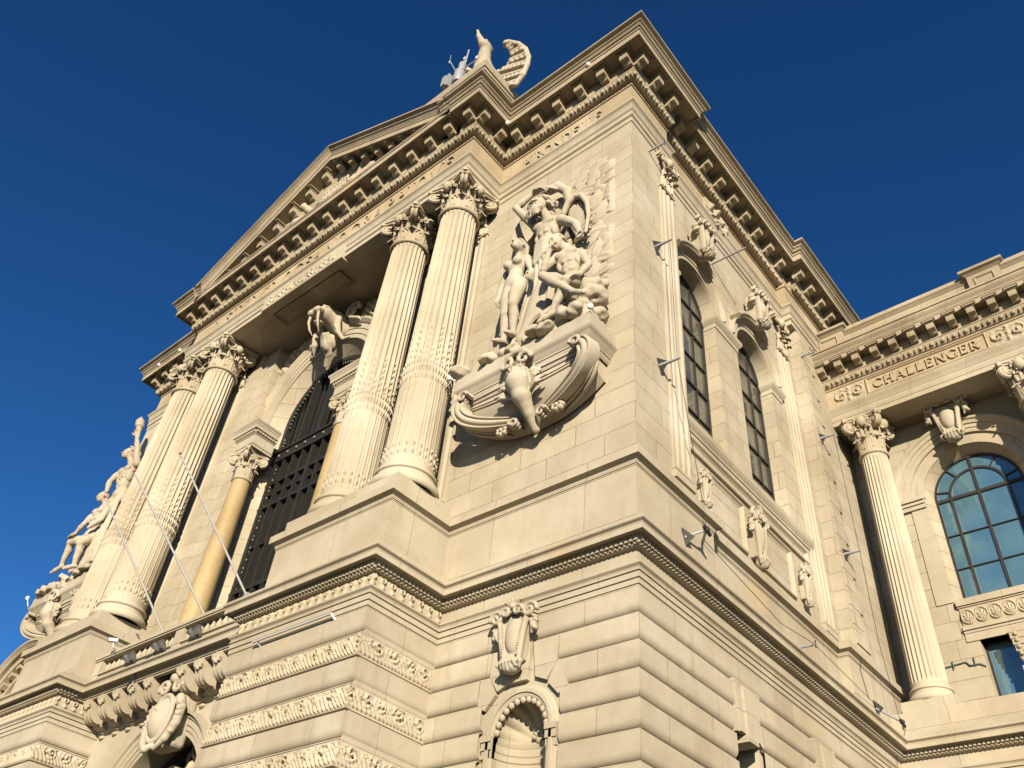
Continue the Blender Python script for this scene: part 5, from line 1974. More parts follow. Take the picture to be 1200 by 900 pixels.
# sill, shell band
mb = MB()
FWm = FW
for (z0, z1, w) in ((12.98, 13.15, .10), (12.94, 12.98, .06), (12.38, 12.45, .06), (12.33, 12.38, .09), (12.26, 12.33, .05), (12.05, 12.26, .03), (10.30, 10.45, .06)):
    mb.box((1.75, z0, -.36), (4.33, z1, w), FWm)
part("wing_sill", mb, 'mould', smooth=0)
mb = MB()
def shells(U, V):
    per = .325
    f = (U - 1.78) / per
    i = np.floor(f)
    x = (f - i - .5) * per
    y = V - 12.68
    r = np.hypot(x, y * .82)
    ringh = .05 * np.exp(-((r - .145) / .022) ** 2)
    fan = np.clip((.115 - r) / .02, 0, 1) * (.035 + .014 * np.cos(np.arctan2(x, y + .12) * 14))
    br = .04 * np.exp(-((np.abs(x) - .1625) / .02) ** 2) * (0.5 + .5 * np.cos(y * 16))
    return .01 + np.maximum(np.maximum(ringh, fan), br)
relief(mb, FW, 1.78, 4.30, 12.46, 12.93, 190, 40, shells, 0.02, 0.02)
part("shell_band", mb, 'carved', smooth=60)
# string plinth, pedestal of the wing columns
mb = MB()
mb.sweep([(WX1, 10.62), (0, 10.62)], [(-.02, 9.69), (0, 9.69), (0, 10.02), (-.01, 10.03), (-.01, 10.08), (-1.4, 10.10)])
for x in (0.86, 5.22):
    mb.box((x - .60, 10.66, 10.09), (x + .60, 12.0, 10.34))
part("wing_plinth", mb, 'panel', smooth=0)
mb = MB()
mb.box((-.2, 10.63, 9.3), (WX1, 12.2, 9.6))
part("wing_ledge", mb, 'panel', smooth=0)
# wing columns
first = None
for x in (0.86, 5.22):
    if first is None:
        c_ = fluted_shaft(0.42, 0.36, 10.72, 17.60, ornate=False, nf=24).obj("wing_column", M['column'], MUS, 30)
        c_.location = Vector((x, 11.18, 0)) - MUS.location
        base_mesh(0.425, 10.33, 10.73).obj("column_base", M['column'], c_, 40, local=True)
        k = capital_mesh(0.36, 1.20).obj("column_capital", M['carved'], c_, 50)
        k.location = (0, 0, 17.68)
        k.scale = (1, 1, 1.03)
        first = c_
    else:
        dup(first, MUS, (x - .86, 0, 0))
# wing entablature
PW = [(WX1, 10.82), (-0.25, 10.82)]
mb = MB()
mb.sweep(PW, [(-.72, 18.92), (-.72, 18.90), (0.0, 18.90), (0.0, 19.05), (.012, 19.055), (.02, 19.07), (.02, 19.26), (.03, 19.265), (.05, 19.33), (.09, 19.40), (.13, 19.47), (.14, 19.52), (.05, 19.55)])
part("wing_architrave", mb, 'mould')
mb = MB()
mb.sweep(PW, [(.02, 19.54), (.02, 20.26), (.05, 20.27), (.05, 20.30)])
wf = part("wing_frieze", mb, 'frieze')
wc_prof = [(0.0, 20.30), (.05, 20.30), (.07, 20.33), (.10, 20.34), (.12, 20.38), (.15, 20.45), (.18, 20.52), (.18, 20.56), (.20, 20.565), (.20, 20.98), (.50, 20.985), (.505, 20.93), (.53, 20.93), (.53, 21.10), (.545, 21.105), (.545, 21.13), (.56, 21.135), (.56, 21.17)]
wc_cy = [(.58, 21.20), (.63, 21.25), (.66, 21.30), (.67, 21.33), (.66, 21.36), (.67, 21.37), (.70, 21.375), (.70, 21.43), (.2, 21.50), (-1.0, 21.52)]
mb = MB()
mb.sweep(PW, wc_prof + wc_cy)
eggs(mb, PW, .145, 20.44, .16)
wcor = part("wing_cornice", mb, 'corn')
for i in range(16):
    o = modillion(0.12 + .565 * i, 10.82 - .20, 0, z=20.975, parent=wcor)
    o.scale = (.85, 1.0, .85)
mb = MB()
lettering(mb, Frame('F', 10.80), "CHALLENGER", 1.46, 4.48, 19.74, .33, -.01, .05)
split_obj(mb, "wing_letter", M['frieze'], wf, 0, 0.01)
mb = MB()
frame_rect(mb, Frame('F', 10.80), 1.24, 4.72, 19.60, 20.22, .07, .04)
mb.obj("wing_tablet", M['frieze'], wf, 0)
mb = MB()
def rinceau(U, V, u0=.22, w=.95):
    f = np.abs((U - u0) / w - .5) * w
    y = V - 19.90
    r = np.hypot(f - .24, y)
    th = np.arctan2(y, f - .24)
    sp = np.clip(np.cos(th - r * 34), -.2, 1) * np.exp(-(r / .24) ** 4)
    ax = np.exp(-(f / .05) ** 2) * (.6 + .4 * np.cos(y * 30))
    tex = .35 * np.sin(U * 37 + 3 * np.sin(V * 21)) * np.sin(V * 41)
    return .005 + .075 * np.clip(np.maximum(sp, ax) + .4 * tex, -.1, 1)
for u0 in (.22, 4.78):
    relief(mb, Frame('F', 10.80), u0, u0 + .95, 19.60, 20.22, 70, 46, lambda U, V, u0=u0: rinceau(U, V, u0), 0.0, 0.02)
split_obj(mb, "frieze_ornament", M['carved'], wf, 60)
# parapet
mb = MB()
mb.sweep([(WX1, 10.95), (-0.2, 10.95)], [(.06, 21.5), (.06, 21.62), (0.02, 21.65), (0, 21.66), (0, 22.42), (.03, 22.44), (.06, 22.50), (.11, 22.53), (.12, 22.60), (.10, 22.68), (-.5, 22.70)])
for x0, x1 in ((-.05, .92), (4.80, 5.72)):
    mb.sweep([(x1, 11.4), (x1, 10.78), (x0, 10.78), (x0, 11.4)], [(.05, 21.52), (.05, 21.66), (0, 21.68), (0, 22.52), (.04, 22.54), (.08, 22.60), (.15, 22.63), (.16, 22.72), (.02, 22.82), (-.3, 22.83)])
    mb.box((x0 + .2, 10.95, 22.82), (x1 - .2, 11.5, 22.93))
    frame_rect(mb, Frame('F', 10.78), x0 + .18, x1 - .18, 21.82, 22.38, .06, .03)
part("wing_parapet", mb, 'corn')
mb = MB()
mb.add([(-.2, 11, 21.6), (WX1, 11, 21.6), (WX1, 24, 21.6), (-.2, 24, 21.6)], [(0, 1, 2, 3)])
mb.add([(-.3, 10.9, 18.93), (WX1, 10.9, 18.93), (WX1, 12.1, 18.93), (-.3, 12.1, 18.93)], [(0, 1, 2, 3)])
part("wing_soffit", mb, 'soffit', smooth=0)
# main block side wall above / behind the wing junction
mb = MB()
mb.add([(-.02, 11.7, 9.6), (-.02, 13.6, 9.6), (-.02, 13.6, 24.7), (-.02, 11.7, 24.7)], [(0, 1, 2, 3)])
part("rear_pier", mb, 'ashlar', smooth=0)

# =================================================================== THINGS ON AND AROUND THE BUILDING
# ---- right-hand sculpture group
SG = thing("sculpture_group", "winged bearded giant, nude woman and seated man carved on the console right of columns", "sculpture", (CX1, -0.5, 14.07))
def A(*p): return np.array(p, float)

def hand(S, wrist, direction, palm_n, s, curl=0.5):
    """palm and five fingers"""
    d = A(*direction); d /= np.linalg.norm(d)
    n = A(*palm_n); n -= d * (n @ d); n /= np.linalg.norm(n)
    q = np.cross(d, n)
    w = A(*wrist)
    p = w + d * .05 * s
    S.cap(w, p, .030 * s, .036 * s, .02 * s)
    for k in (-1, 0, 1):
        S.cap(p + q * k * .022 * s, p + q * k * .026 * s + d * .035 * s, .020 * s, .018 * s, .012 * s)
    for k, L in zip((-1.5, -.5, .5, 1.5), (.060, .075, .070, .052)):
        a = p + q * k * .022 * s + d * .045 * s
        b = a + (d * (1 - .3 * curl) + n * .5 * curl) * L * .55 * s
        c = b + (d * (1 - .9 * curl) + n * 1.0 * curl) * L * .55 * s
        S.cap(a, b, .0125 * s, .0115 * s, .006 * s)
        S.cap(b, c, .0115 * s, .0095 * s, .004 * s)
    a = w + d * .03 * s - q * .03 * s
    b = a + (d * .5 - q * .6 + n * .3) * .05 * s
    c = b + (d * .9 - q * .1 + n * .3) * .04 * s
    S.cap(a, b, .016 * s, .013 * s, .008 * s)
    S.cap(b, c, .013 * s, .010 * s, .004 * s)

def head(S, c, s, look=(0, -1, 0), up=(0, 0, 1), beard=False):
    """head centred at c with eyes, nose, mouth and ears; s = scale to life size"""
    f = A(*look); f /= np.linalg.norm(f)
    u = A(*up); u -= f * (u @ f); u /= np.linalg.norm(u)
    r = np.cross(f, u)
    c = A(*c)
    Rm = np.stack([r, -f, u], 1)
    def at(x, y, z): return c + (r * x + f * y + u * z) * s
    S.ell(c, (.076 * s, .098 * s, .115 * s), .02 * s, Rm)
    S.ell(at(0, .035, -.055), (.058 * s, .062 * s, .065 * s), .02 * s, Rm)
    S.ell(at(0, .070, -.095), (.026 * s, .022 * s, .022 * s), .02 * s, Rm)       # chin
    for k in (-1, 1):
        S.ell(at(k * .032, .098, .012), (.021 * s, .018 * s, .013 * s), .010 * s, Rm, sub=True)
        S.ell(at(k * .032, .086, .010), (.014 * s, .012 * s, .009 * s), .004 * s, Rm)
        S.cap(at(k * .012, .103, .028), at(k * .052, .088, .030), .009 * s, .007 * s, .010 * s)
        S.ell(at(k * .078, -.005, -.005), (.010 * s, .020 * s, .032 * s), .008 * s, Rm)
        S.ell(at(k * .042, .075, -.03), (.022 * s, .018 * s, .018 * s), .02 * s, Rm)
    S.cap(at(0, .100, .018), at(0, .126, -.030), .010 * s, .015 * s, .010 * s)
    S.cap(at(-.018, .106, -.062), at(.018, .106, -.062), .007 * s, .007 * s, .006 * s)
    S.cap(at(-.014, .102, -.076), at(.014, .102, -.076), .008 * s, .008 * s, .006 * s)
    return at, Rm

def figure(S, J, s, female=False):
    """stone nude from joints: tapering limbs set on a torso with ribcage, waist and pelvis"""
    J = {k: A(*v) for k, v in J.items()}
    nk, pv = J['neck'], J['pelvis']
    up = nk - pv; H = np.linalg.norm(up); up /= H
    rt = J['shR'] - J['shL']; rt -= up * (rt @ up); rt /= np.linalg.norm(rt)
    fw = np.cross(up, rt)                     # towards the viewer for a figure facing out
    if fw[1] > 0:
        fw = -fw
    Rm = np.stack([rt, -fw, up], 1)
    def at(x, y, z): return pv + rt * x * s + fw * y * s + up * z * H
    w = 0.86 if female else 1.0
    S.ell(at(0, 0, .68), (.150 * s * w, .105 * s, .27 * H), .035 * s, Rm)
    S.ell(at(0, .005, .34), (.112 * s * w, .088 * s, .20 * H), .04 * s, Rm)
    hw = .165 if female else .145
    S.ell(at(0, -.005, .04), (hw * s, .105 * s, .20 * H), .04 * s, Rm)
    S.chain([J['shL'], at(-.05, -.02, .93), at(.05, -.02, .93), J['shR']], [.056 * s * w, .055 * s, .055 * s, .056 * s * w], .03 * s)
    S.cap(nk, nk + up * .07 * s, .052 * s * w, .048 * s * w, .02 * s)
    if female:
        for k in (-1, 1):
            S.ell(at(k * .070, .085, .69), (.058 * s, .056 * s, .060 * s), .018 * s, Rm)
        S.ell(at(0, .065, .16), (.085 * s, .045 * s, .10 * H), .04 * s, Rm)
    else:
        for k in (-1, 1):
            S.ell(at(k * .068, .080, .76), (.070 * s, .034 * s, .052 * s), .014 * s, Rm)
            S.ell(at(k * .115, .020, .50), (.035 * s, .055 * s, .075 * s), .02 * s, Rm)
            for j in range(3):
                S.ell(at(k * .034, .080 - .004 * j, .52 - .135 * j), (.034 * s, .022 * s, .030 * s), .010 * s, Rm)
        S.cap(at(0, .118, .84), at(0, .112, .20), .010 * s, .010 * s, .012 * s, sub=True)
    a = .86 if female else 1.0
    for L in 'LR':
        if 'el' + L in J:
            sh, el = J['sh' + L], J['el' + L]
            S.ell(sh, (.062 * s * a, .060 * s * a, .064 * s * a), .02 * s)
            m_ = sh * .45 + el * .55 + fw * .008 * s
            S.chain([sh, m_, el], [.056 * s * a, .050 * s * a, .038 * s * a], .015 * s)
            if not female:
                S.ell(sh * .52 + el * .48 + fw * .018 * s, (.040 * s, .040 * s, .058 * s), .015 * s)
            if 'wr' + L in J:
                wr = J['wr' + L]
                S.chain([el, el * .70 + wr * .30, wr], [.038 * s * a, .044 * s * a, .027 * s * a], .012 * s)
        if 'kn' + L in J:
            hp, kn = J['hip' + L], J['kn' + L]
            S.chain([hp, hp * .55 + kn * .45 + fw * .012 * s, kn], [.086 * s, .080 * s, .055 * s], .02 * s)
            S.ell(kn + fw * .012 * s, (.050 * s, .050 * s, .055 * s), .012 * s)
            if 'an' + L in J:
                an = J['an' + L]
                S.chain([kn, kn * .68 + an * .32 - fw * .018 * s, kn * .35 + an * .65, an], [.050 * s, .058 * s, .043 * s, .032 * s], .012 * s)
                if 'toe' + L in J:
                    to = J['toe' + L]
                    S.chain([an, an * .45 + to * .55, to], [.036 * s, .034 * s, .022 * s], .012 * s)
                    S.ell(an * 1.25 - to * .25 - A(0, 0, .02 * s), (.03 * s,) * 3, .015 * s)
    return at

# bearded winged giant leaning over the others
RES = 0.021
s = 2.02
S = SDF((-3.6, -1.15, 16.7), (-.45, 0.04, 20.6), RES)
hd, nk = A(-2.26, -.68, 19.12), A(-2.12, -.50, 18.68)
figure(S, dict(neck=nk, pelvis=(-2.06, -.42, 17.30), shL=(-2.46, -.50, 18.62), shR=(-1.66, -.50, 18.30), elL=(-3.10, -.68, 19.72), wrL=(-2.68, -.54, 20.16), elR=(-1.16, -.60, 17.68), wrR=(-.93, -.72, 17.05)), s * 1.12)
head(S, hd, s * 1.12, (-.25, -1, -.38), (0.12, -.3, 1))
S.cap(nk, hd + A(.03, .1, -.12), .12, .12, .04)
hand(S, A(-2.68, -.54, 20.16), (1, .0, .05), (0, .3, -1), s * 1.15, .6)
hand(S, A(-.93, -.72, 17.05), (-.08, -.15, -1), (-.5, -.8, 0), s * 1.1, .45)
fig = S.obj("bearded_figure", M['statue'], SG)
S = SDF((-2.95, -1.2, 18.1), (-1.55, 0.0, 20.3), RES)
rs = np.random.default_rng(5)
for k in range(40):                                   # hair in locks
    a = rs.uniform(-.5, PI + .5)
    r0 = rs.uniform(.23, .29)
    p = hd + A(r0 * math.cos(a), rs.uniform(-.06, .20), .08 + r0 * math.sin(a))
    S.chain([p, p + A(.10 * math.cos(a) + rs.normal() * .05, .03, -.10), p + A(.14 * math.cos(a) + rs.normal() * .03, .06, -.24)], [.050, .045, .018], .008)
for k in range(26):                                   # beard in strands
    x = rs.uniform(-.17, .17)
    p = hd + A(x, -.22 + .5 * abs(x), -.18 - rs.uniform(0, .06))
    S.chain([p, p + A(x * .3 + rs.normal() * .04, -.05, -.18), p + A(x * .5 + rs.normal() * .06, .0, -.40 + abs(x))], [.042, .040, .014], .008)
S.chain([hd + A(-.12, -.27, -.11), hd + A(.0, -.30, -.09), hd + A(.12, -.27, -.11)], [.028, .036, .028], .01)
S.obj("hair_and_beard", M['statue'], fig)
# wing: a hollow blade with a rim and rows of feathers
S = SDF((-1.95, -.75, 17.2), (-.65, 0.04, 19.5), RES)
ed = [A(-1.72, -.40, 18.70), A(-1.60, -.42, 18.98), A(-1.40, -.40, 19.14), A(-1.20, -.38, 19.02), A(-1.05, -.36, 18.65), A(-1.0, -.34, 18.15), A(-1.08, -.32, 17.60)]
S.chain(ed, [.075, .08, .08, .075, .065, .055, .04], .015)
for k in range(12):
    t = k / 11
    b = A(-1.70, -.16, 18.6) * (1 - t) + A(-1.38, -.18, 17.75) * t
    q = t * (len(ed) - 2) + 1
    i = min(len(ed) - 2, int(q)); e_ = ed[i] * (1 - (q - i)) + ed[i + 1] * (q - i)
    S.cap(b, e_ + A(0, .12, 0), .060, .045, .006)
S.obj("stone_wing", M['statue'], fig)
# cloak: hollow sail behind the head, drapery round the hips and folds to the base
S = SDF((-3.75, -1.05, 14.0), (-1.0, 0.04, 20.45), 0.026)
S.ell((-3.02, -.12, 19.12), (.46, .42, .80), .02, rotm('Y', .10))
S.ell((-2.98, -.50, 19.15), (.37, .55, .68), .02, rotm('Y', .10), sub=True)
for a0, a1 in ((A(-2.98, -.22, 20.16), A(-2.5, -.30, 20.34)), (A(-2.5, -.30, 20.34), A(-2.05, -.30, 20.22)), (A(-2.05, -.30, 20.22), A(-1.78, -.24, 19.85)), (A(-1.78, -.24, 19.85), A(-1.72, -.16, 19.3))):
    S.cap(a0, a1, .13, .12, .03)
for k in range(4):
    S.chain([A(-2.9 + .1 * k, -.34, 20.22 - .03 * k), A(-2.4 + .06 * k, -.42, 20.36 - .06 * k), A(-2.0, -.38, 20.18 - .07 * k)], [.03, .04, .02], .01)
for k in range(7):                                   # cloth rolled round the hips
    z0 = 17.55 - .085 * k
    S.chain([A(-2.42 - .02 * k, -.50, z0 - .10), A(-2.2, -.72, z0 - .06 - .02 * k), A(-1.95, -.74 - .02 * (k % 2), z0 + .02), A(-1.66 + .02 * k, -.58, z0 + .12)], [.045, .055, .055, .045], .012)
S.ell((-2.05, -.44, 17.2), (.34, .24, .30), .03)
rs = np.random.default_rng(17)
for k in range(15):                                  # falling folds between the two lower figures
    t = k / 14
    x0 = -2.42 + .72 * t
    y0 = -.60 - .07 * math.sin(t * PI) - .05 * (k % 2)
    S.chain([A(x0, y0, 17.1), A(x0 - .04 + rs.normal() * .03, y0 + .10, 16.35), A(x0 - .14 + rs.normal() * .05, y0 + .12, 15.5), A(x0 - .30 + rs.normal() * .06, y0 + .02, 14.55)], [.038, .048, .052, .062], .010)
S.cap(A(-2.05, -.22, 17.0), A(-2.3, -.30, 14.5), .34, .46, .03)
for k in range(6):                                   # cloth behind the woman, down the left edge
    S.chain([A(-3.28 - .02 * k, -.20, 16.6 - .2 * k), A(-3.36 + .04 * k, -.28, 15.8), A(-3.42 + .09 * k, -.34, 14.5)], [.04, .06, .07], .012)
S.obj("stone_drapery", M['statue'], SG)

# standing woman
s = 1.74
S = SDF((-3.65, -1.25, 14.3), (-1.75, 0.04, 18.35), RES)
hd = A(-2.76, -.76, 17.86)
figure(S, dict(neck=(-2.80, -.66, 17.50), pelvis=(-2.80, -.66, 16.50), shL=(-3.07, -.64, 17.42), shR=(-2.53, -.64, 17.34), elL=(-3.28, -.60, 16.86), wrL=(-3.25, -.70, 16.34), elR=(-2.34, -.66, 16.80), wrR=(-2.16, -.84, 16.38),
               hipL=(-2.93, -.66, 16.42), hipR=(-2.66, -.66, 16.42), knL=(-2.93, -.74, 15.58), knR=(-2.60, -.86, 15.62), anL=(-2.92, -.68, 14.78), anR=(-2.64, -.70, 14.82), toeL=(-2.95, -.96, 14.62), toeR=(-2.60, -.98, 14.66)), s * 1.16, True)
head(S, hd, s, (.05, -1, .22), (-.05, .25, 1))
S.cap(A(-2.80, -.64, 17.55), hd + A(0, .05, -.08), .085, .08, .03)
hand(S, A(-3.25, -.70, 16.34), (.1, -.15, -1), (1, 0, .1), s * 1.15, .3)
hand(S, A(-2.16, -.84, 16.38), (.3, -.3, -1), (-1, 0, 0), s * 1.15, .4)
wf_ = S.obj("woman_figure", M['statue'], SG)
S = SDF((-3.2, -1.05, 16.9), (-2.3, -.2, 18.4), RES)
for k in range(21):
    a = PI * k / 20
    p = hd + A(.15 * math.cos(a), .05, .03 + .185 * math.sin(a))
    q = hd + A(.20 * math.cos(a), .14, -.45 - .12 * abs(math.cos(a)))
    S.chain([p + A(0, -.08 * math.sin(a), 0), p + A(.03 * math.cos(a), .09, -.10), q], [.036, .046, .03], .010)
S.obj("woman_hair", M['statue'], wf_)

# seated man, chin on hand
s = 1.80
S = SDF((-2.0, -1.35, 14.2), (-.30, 0.04, 17.4), RES)
hd = A(-1.45, -.86, 16.94)
figure(S, dict(neck=(-1.28, -.70, 16.70), pelvis=(-1.14, -.60, 15.62), shL=(-1.52, -.74, 16.56), shR=(-.94, -.60, 16.42), elL=(-1.66, -1.0, 15.98), wrL=(-1.54, -1.0, 16.56), elR=(-.72, -.62, 15.90), wrR=(-.82, -.80, 15.48),
               hipL=(-1.26, -.72, 15.54), hipR=(-1.02, -.60, 15.50), knL=(-1.58, -1.08, 15.66), anL=(-.78, -.98, 14.74), toeL=(-.48, -1.06, 14.46), knR=(-1.02, -.98, 15.26), anR=(-1.40, -.92, 14.52), toeR=(-1.64, -1.02, 14.36)), s * 1.08)
head(S, hd, s, (-.35, -.9, -.55), (-.25, -.45, 1))
S.cap(A(-1.28, -.68, 16.70), hd + A(.05, .08, -.05), .10, .09, .03)
hand(S, A(-1.54, -1.0, 16.56), (.25, .05, 1), (.6, .6, .2), s * 1.1, .75)
hand(S, A(-.82, -.80, 15.48), (-.3, -.6, -.6), (0, 0, -1), s * 1.1, .2)
mf_ = S.obj("seated_figure", M['statue'], SG)
S = SDF((-1.85, -1.2, 16.6), (-1.05, -.4, 17.4), RES)
rs = np.random.default_rng(8)
for k in range(34):
    a, b = rs.uniform(0, PI), rs.uniform(-.6, .9)
    p = hd + A(.145 * math.cos(a), .12 * b + .04, .05 + .15 * math.sin(a))
    S.ell(p, (.045, .045, .038), .008)
S.obj("man_hair", M['statue'], mf_)

# rock base with an open book, boulders and cloud relief
S = SDF((-4.3, -1.15, 13.9), (-.25, 0.04, 15.95), 0.026)
rs = np.random.default_rng(21)
S.box((-2.0, -.42, 14.12), (1.5, .40, .12), .04, .04)
for k in range(60):
    x = rs.uniform(-3.95, -.55)
    t = (x + 3.95) / 3.4
    S.ell((x, rs.uniform(-.95, -.35), 14.08 + rs.uniform(0, .16) + .12 * (t > .75)), (rs.uniform(.12, .26), rs.uniform(.10, .22), rs.uniform(.07, .15)), .02, rotm('Z', rs.uniform(0, 3)) @ rotm('X', rs.uniform(-.6, .6)))
for k in range(30):
    t = k / 29
    S.ell((rs.uniform(-1.25, -.55), rs.uniform(-.55, -.2), 14.4 + 1.15 * t), (rs.uniform(.16, .28) * (1.1 - .5 * t), .22, rs.uniform(.10, .18)), .03, rotm('Z', rs.uniform(0, 3)) @ rotm('Y', rs.uniform(-.5, .5)))
S.bump(0.013, 11, 3)
S.obj("rock_base", M['statue'], SG)
mb = MB()
bk = lambda v: np.asarray(v, float)
for sgn in (-1, 1):
    n = 9
    P = np.zeros((2, n, 3)); Q = np.zeros((2, n, 3))
    for j in range(n):
        t = j / (n - 1)
        u = sgn * .42 * t
        lift = .10 * math.sin(t * PI * .8) 
        for i, w in enumerate((0, .5)):
            c = A(-1.62 + u * .95, -1.02 + .35 * w + .10 * t, 14.62 + lift + w * .55 - .10 * t * (sgn < 0))
            P[i, j] = c
            Q[i, j] = c + A(0, .03, -.09)
    mb.grid(P); mb.grid(Q)
    mb.grid(np.stack([P[0], Q[0]]))
    mb.grid(np.stack([P[1], Q[1]]))
    mb.grid(np.stack([P[:, -1], Q[:, -1]]))
mb.obj("open_book", M['statue'], SG, 40)
mb = MB()
def cloud(U, V):
    H = np.zeros_like(U)
    rs = np.random.default_rng(4)
    cs = []
    for k in range(120):
        v = rs.uniform(14.5, 20.9)
        cs.append((-1.35 + (v - 17.5) * .10 + rs.uniform(-.8, .75) * (1.0 if v < 19.6 else .6), v, rs.uniform(.14, .40), rs.uniform(.08, .20), rs.uniform(-.2, 1.3), rs.uniform(.025, .06)))
    for (u0, v0, a, b, th, h) in cs:
        du, dv = U - u0, V - v0
        x = (du * math.cos(th) + dv * math.sin(th)) / a
        y = (-du * math.sin(th) + dv * math.cos(th)) / b
        q = np.clip(1 - x * x - y * y, 0, 1) ** .6
        H = np.maximum(H, q * h * (1 + .25 * np.sin(5 * y + 2 * x)))
    H *= np.clip((-0.50 - U) * 8, 0, 1)
    return np.where(H > .002, H + .010, -.02)
relief(mb, FR, -2.9, -.42, 14.4, 20.95, 160, 380, cloud, 0.004, 0.03)
mb.obj("cloud_relief", M['statue'], SG, 60)

# ---- left-hand group, seen edge on: torch bearer and a leaning companion
SG2 = thing("sculpture_group", "stone youth raising a torch with companion at the far left end against the sky", "sculpture", (mx(CX1), -0.5, 14.07))
s = 2.0
S = SDF((-22.2, -1.35, 15.2), (-19.6, 0.05, 20.9), 0.024)
hd = A(-21.05, -.82, 19.34)
figure(S, dict(neck=(-20.84, -.66, 18.84), pelvis=(-20.66, -.62, 17.45), shL=(-21.20, -.70, 18.66), shR=(-20.46, -.62, 18.74), elR=(-20.95, -.68, 19.62), wrR=(-21.42, -.72, 20.36), elL=(-21.02, -1.02, 17.95), wrL=(-20.78, -1.05, 17.42),
               hipL=(-20.82, -.64, 17.3), hipR=(-20.48, -.6, 17.3), knL=(-20.95, -.95, 16.4), knR=(-20.5, -.8, 16.3)), s * 1.12)
head(S, hd, s, (-.65, -.75, .10), (0, .05, 1))
S.cap(A(-20.84, -.66, 18.84), hd + A(.03, .04, -.1), .11, .10, .04)
hand(S, A(-21.42, -.72, 20.36), (-.5, 0, .85), (.5, -.6, .2), s * 1.15, .95)
fg = S.obj("torch_bearer", M['statue'], SG2)
S = SDF((-21.6, -1.15, 18.9), (-20.6, -.3, 19.9), 0.024)
rs = np.random.default_rng(9)
for k in range(36):
    a, b = rs.uniform(0, PI), rs.uniform(-.5, 1)
    S.ell(hd + A(.18 * math.cos(a), .17 * b + .03, .07 + .18 * math.sin(a)), (.055, .055, .048), .01)
S.obj("curly_hair", M['statue'], fg)
mb = MB()
tp = np.array([(-21.28, -.70, 20.2), (-21.48, -.70, 20.55), (-21.68, -.70, 20.92)])
mb.tube(tp, [.055, .07, .12], 10)
mb.ell((-21.70, -.70, 20.95), (.17, .17, .08), 12, 6)
mb.obj("torch", M['statue'], SG2, 40)
S = SDF((-22.3, -1.0, 20.8), (-21.4, -.4, 21.75), 0.03)
S.chain([A(-21.72, -.70, 21.02), A(-21.84, -.70, 21.25), A(-21.95, -.70, 21.55)], [.17, .15, .03], .05)
S.obj("torch_flame", M['statue'], SG2)
# companion
s = 1.8
S = SDF((-22.4, -1.5, 13.9), (-19.3, 0.05, 17.75), 0.024)
hd = A(-20.9, -1.02, 17.28)
figure(S, dict(neck=(-20.80, -.88, 16.95), pelvis=(-20.88, -.84, 15.75), shL=(-21.10, -.9, 16.80), shR=(-20.50, -.82, 16.78), elL=(-21.22, -1.12, 16.20), wrL=(-21.45, -1.15, 15.92), elR=(-20.35, -.95, 16.2), wrR=(-20.55, -1.15, 15.85),
               hipL=(-21.0, -.88, 15.66), hipR=(-20.74, -.84, 15.62), knL=(-21.58, -1.12, 15.62), anL=(-21.74, -1.0, 14.82), toeL=(-22.02, -1.12, 14.62), knR=(-20.58, -1.16, 15.25), anR=(-20.6, -1.02, 14.5), toeR=(-20.7, -1.25, 14.32)), s * 1.15)
head(S, hd, s, (-.6, -.8, -.05), (0, 0, 1))
S.cap(A(-20.80, -.86, 16.95), hd, .09, .085, .03)
hand(S, A(-21.45, -1.15, 15.92), (-.9, -.1, -.3), (0, 0, -1), s * 1.1, .3)
S.obj("leaning_companion", M['statue'], SG2)
S = SDF((-23.4, -1.15, 13.9), (-19.2, 0.05, 17.4), 0.034)
rs = np.random.default_rng(33)
S.cap(A(-22.7, -.55, 14.1), A(-19.7, -.5, 14.2), .28, .32, .1)
S.cap(A(-20.6, -.35, 14.4), A(-20.7, -.4, 16.6), .55, .4, .1)
for k in range(16):
    for j in range(3):
        S.box((rs.uniform(-22.9, -19.6), rs.uniform(-.95, -.4), rs.uniform(14.05, 14.3)), (rs.uniform(.1, .26), rs.uniform(.1, .2), rs.uniform(.06, .14)), .03, .03, rotm('Z', rs.uniform(0, 3)) @ rotm('X', rs.uniform(-.5, .5)))
for k in range(14):
    S.chain([A(-20.2 - .07 * k, -.75 - .05 * math.sin(k * 2), 17.1 - .05 * k), A(-20.15 - .08 * k, -.75 - .06 * (k % 2), 16.0), A(-19.9 - .11 * k, -.8, 14.6)], [.05, .055, .065], .012)
S.bump(0.009, 9, 6)
S.obj("rock_base", M['statue'], SG2)

# ---- seabird statue on the corner block
EG = thing("eagle_statue", "stone seabird statue with raised half-open wings perched on the roof corner beside the antenna mast", "statue", (-4.85, -1.25, 26.16))
S = SDF((-5.9, -2.1, 26.2), (-3.9, -.3, 29.6), 0.032)
S.chain([A(-4.85, -1.05, 26.6), A(-4.82, -1.2, 27.2), A(-4.78, -1.35, 27.75)], [.42, .46, .34], .15)
S.chain([A(-4.78, -1.35, 27.9), A(-4.74, -1.45, 28.35), A(-4.66, -1.52, 28.65)], [.28, .20, .19], .1)
S.ell((-4.64, -1.56, 28.78), (.20, .27, .20), .05)
S.chain([A(-4.66, -1.72, 28.86), A(-4.72, -1.86, 29.15), A(-4.76, -1.92, 29.42)], [.13, .085, .045], .03)
S.ell((-4.77, -1.93, 29.46), (.06, .06, .06), .02)
for k in (-1, 1):
    S.ell((-4.64 + k * .15, -1.70, 28.86), (.05, .05, .05), .02)
    S.cap(A(-4.85 + k * .2, -1.4, 26.6), A(-4.85 + k * .2, -1.5, 26.3), .10, .14, .05)
S.bump(0.008, 14, 1)
S.obj("bird_body", M['statue'], EG)
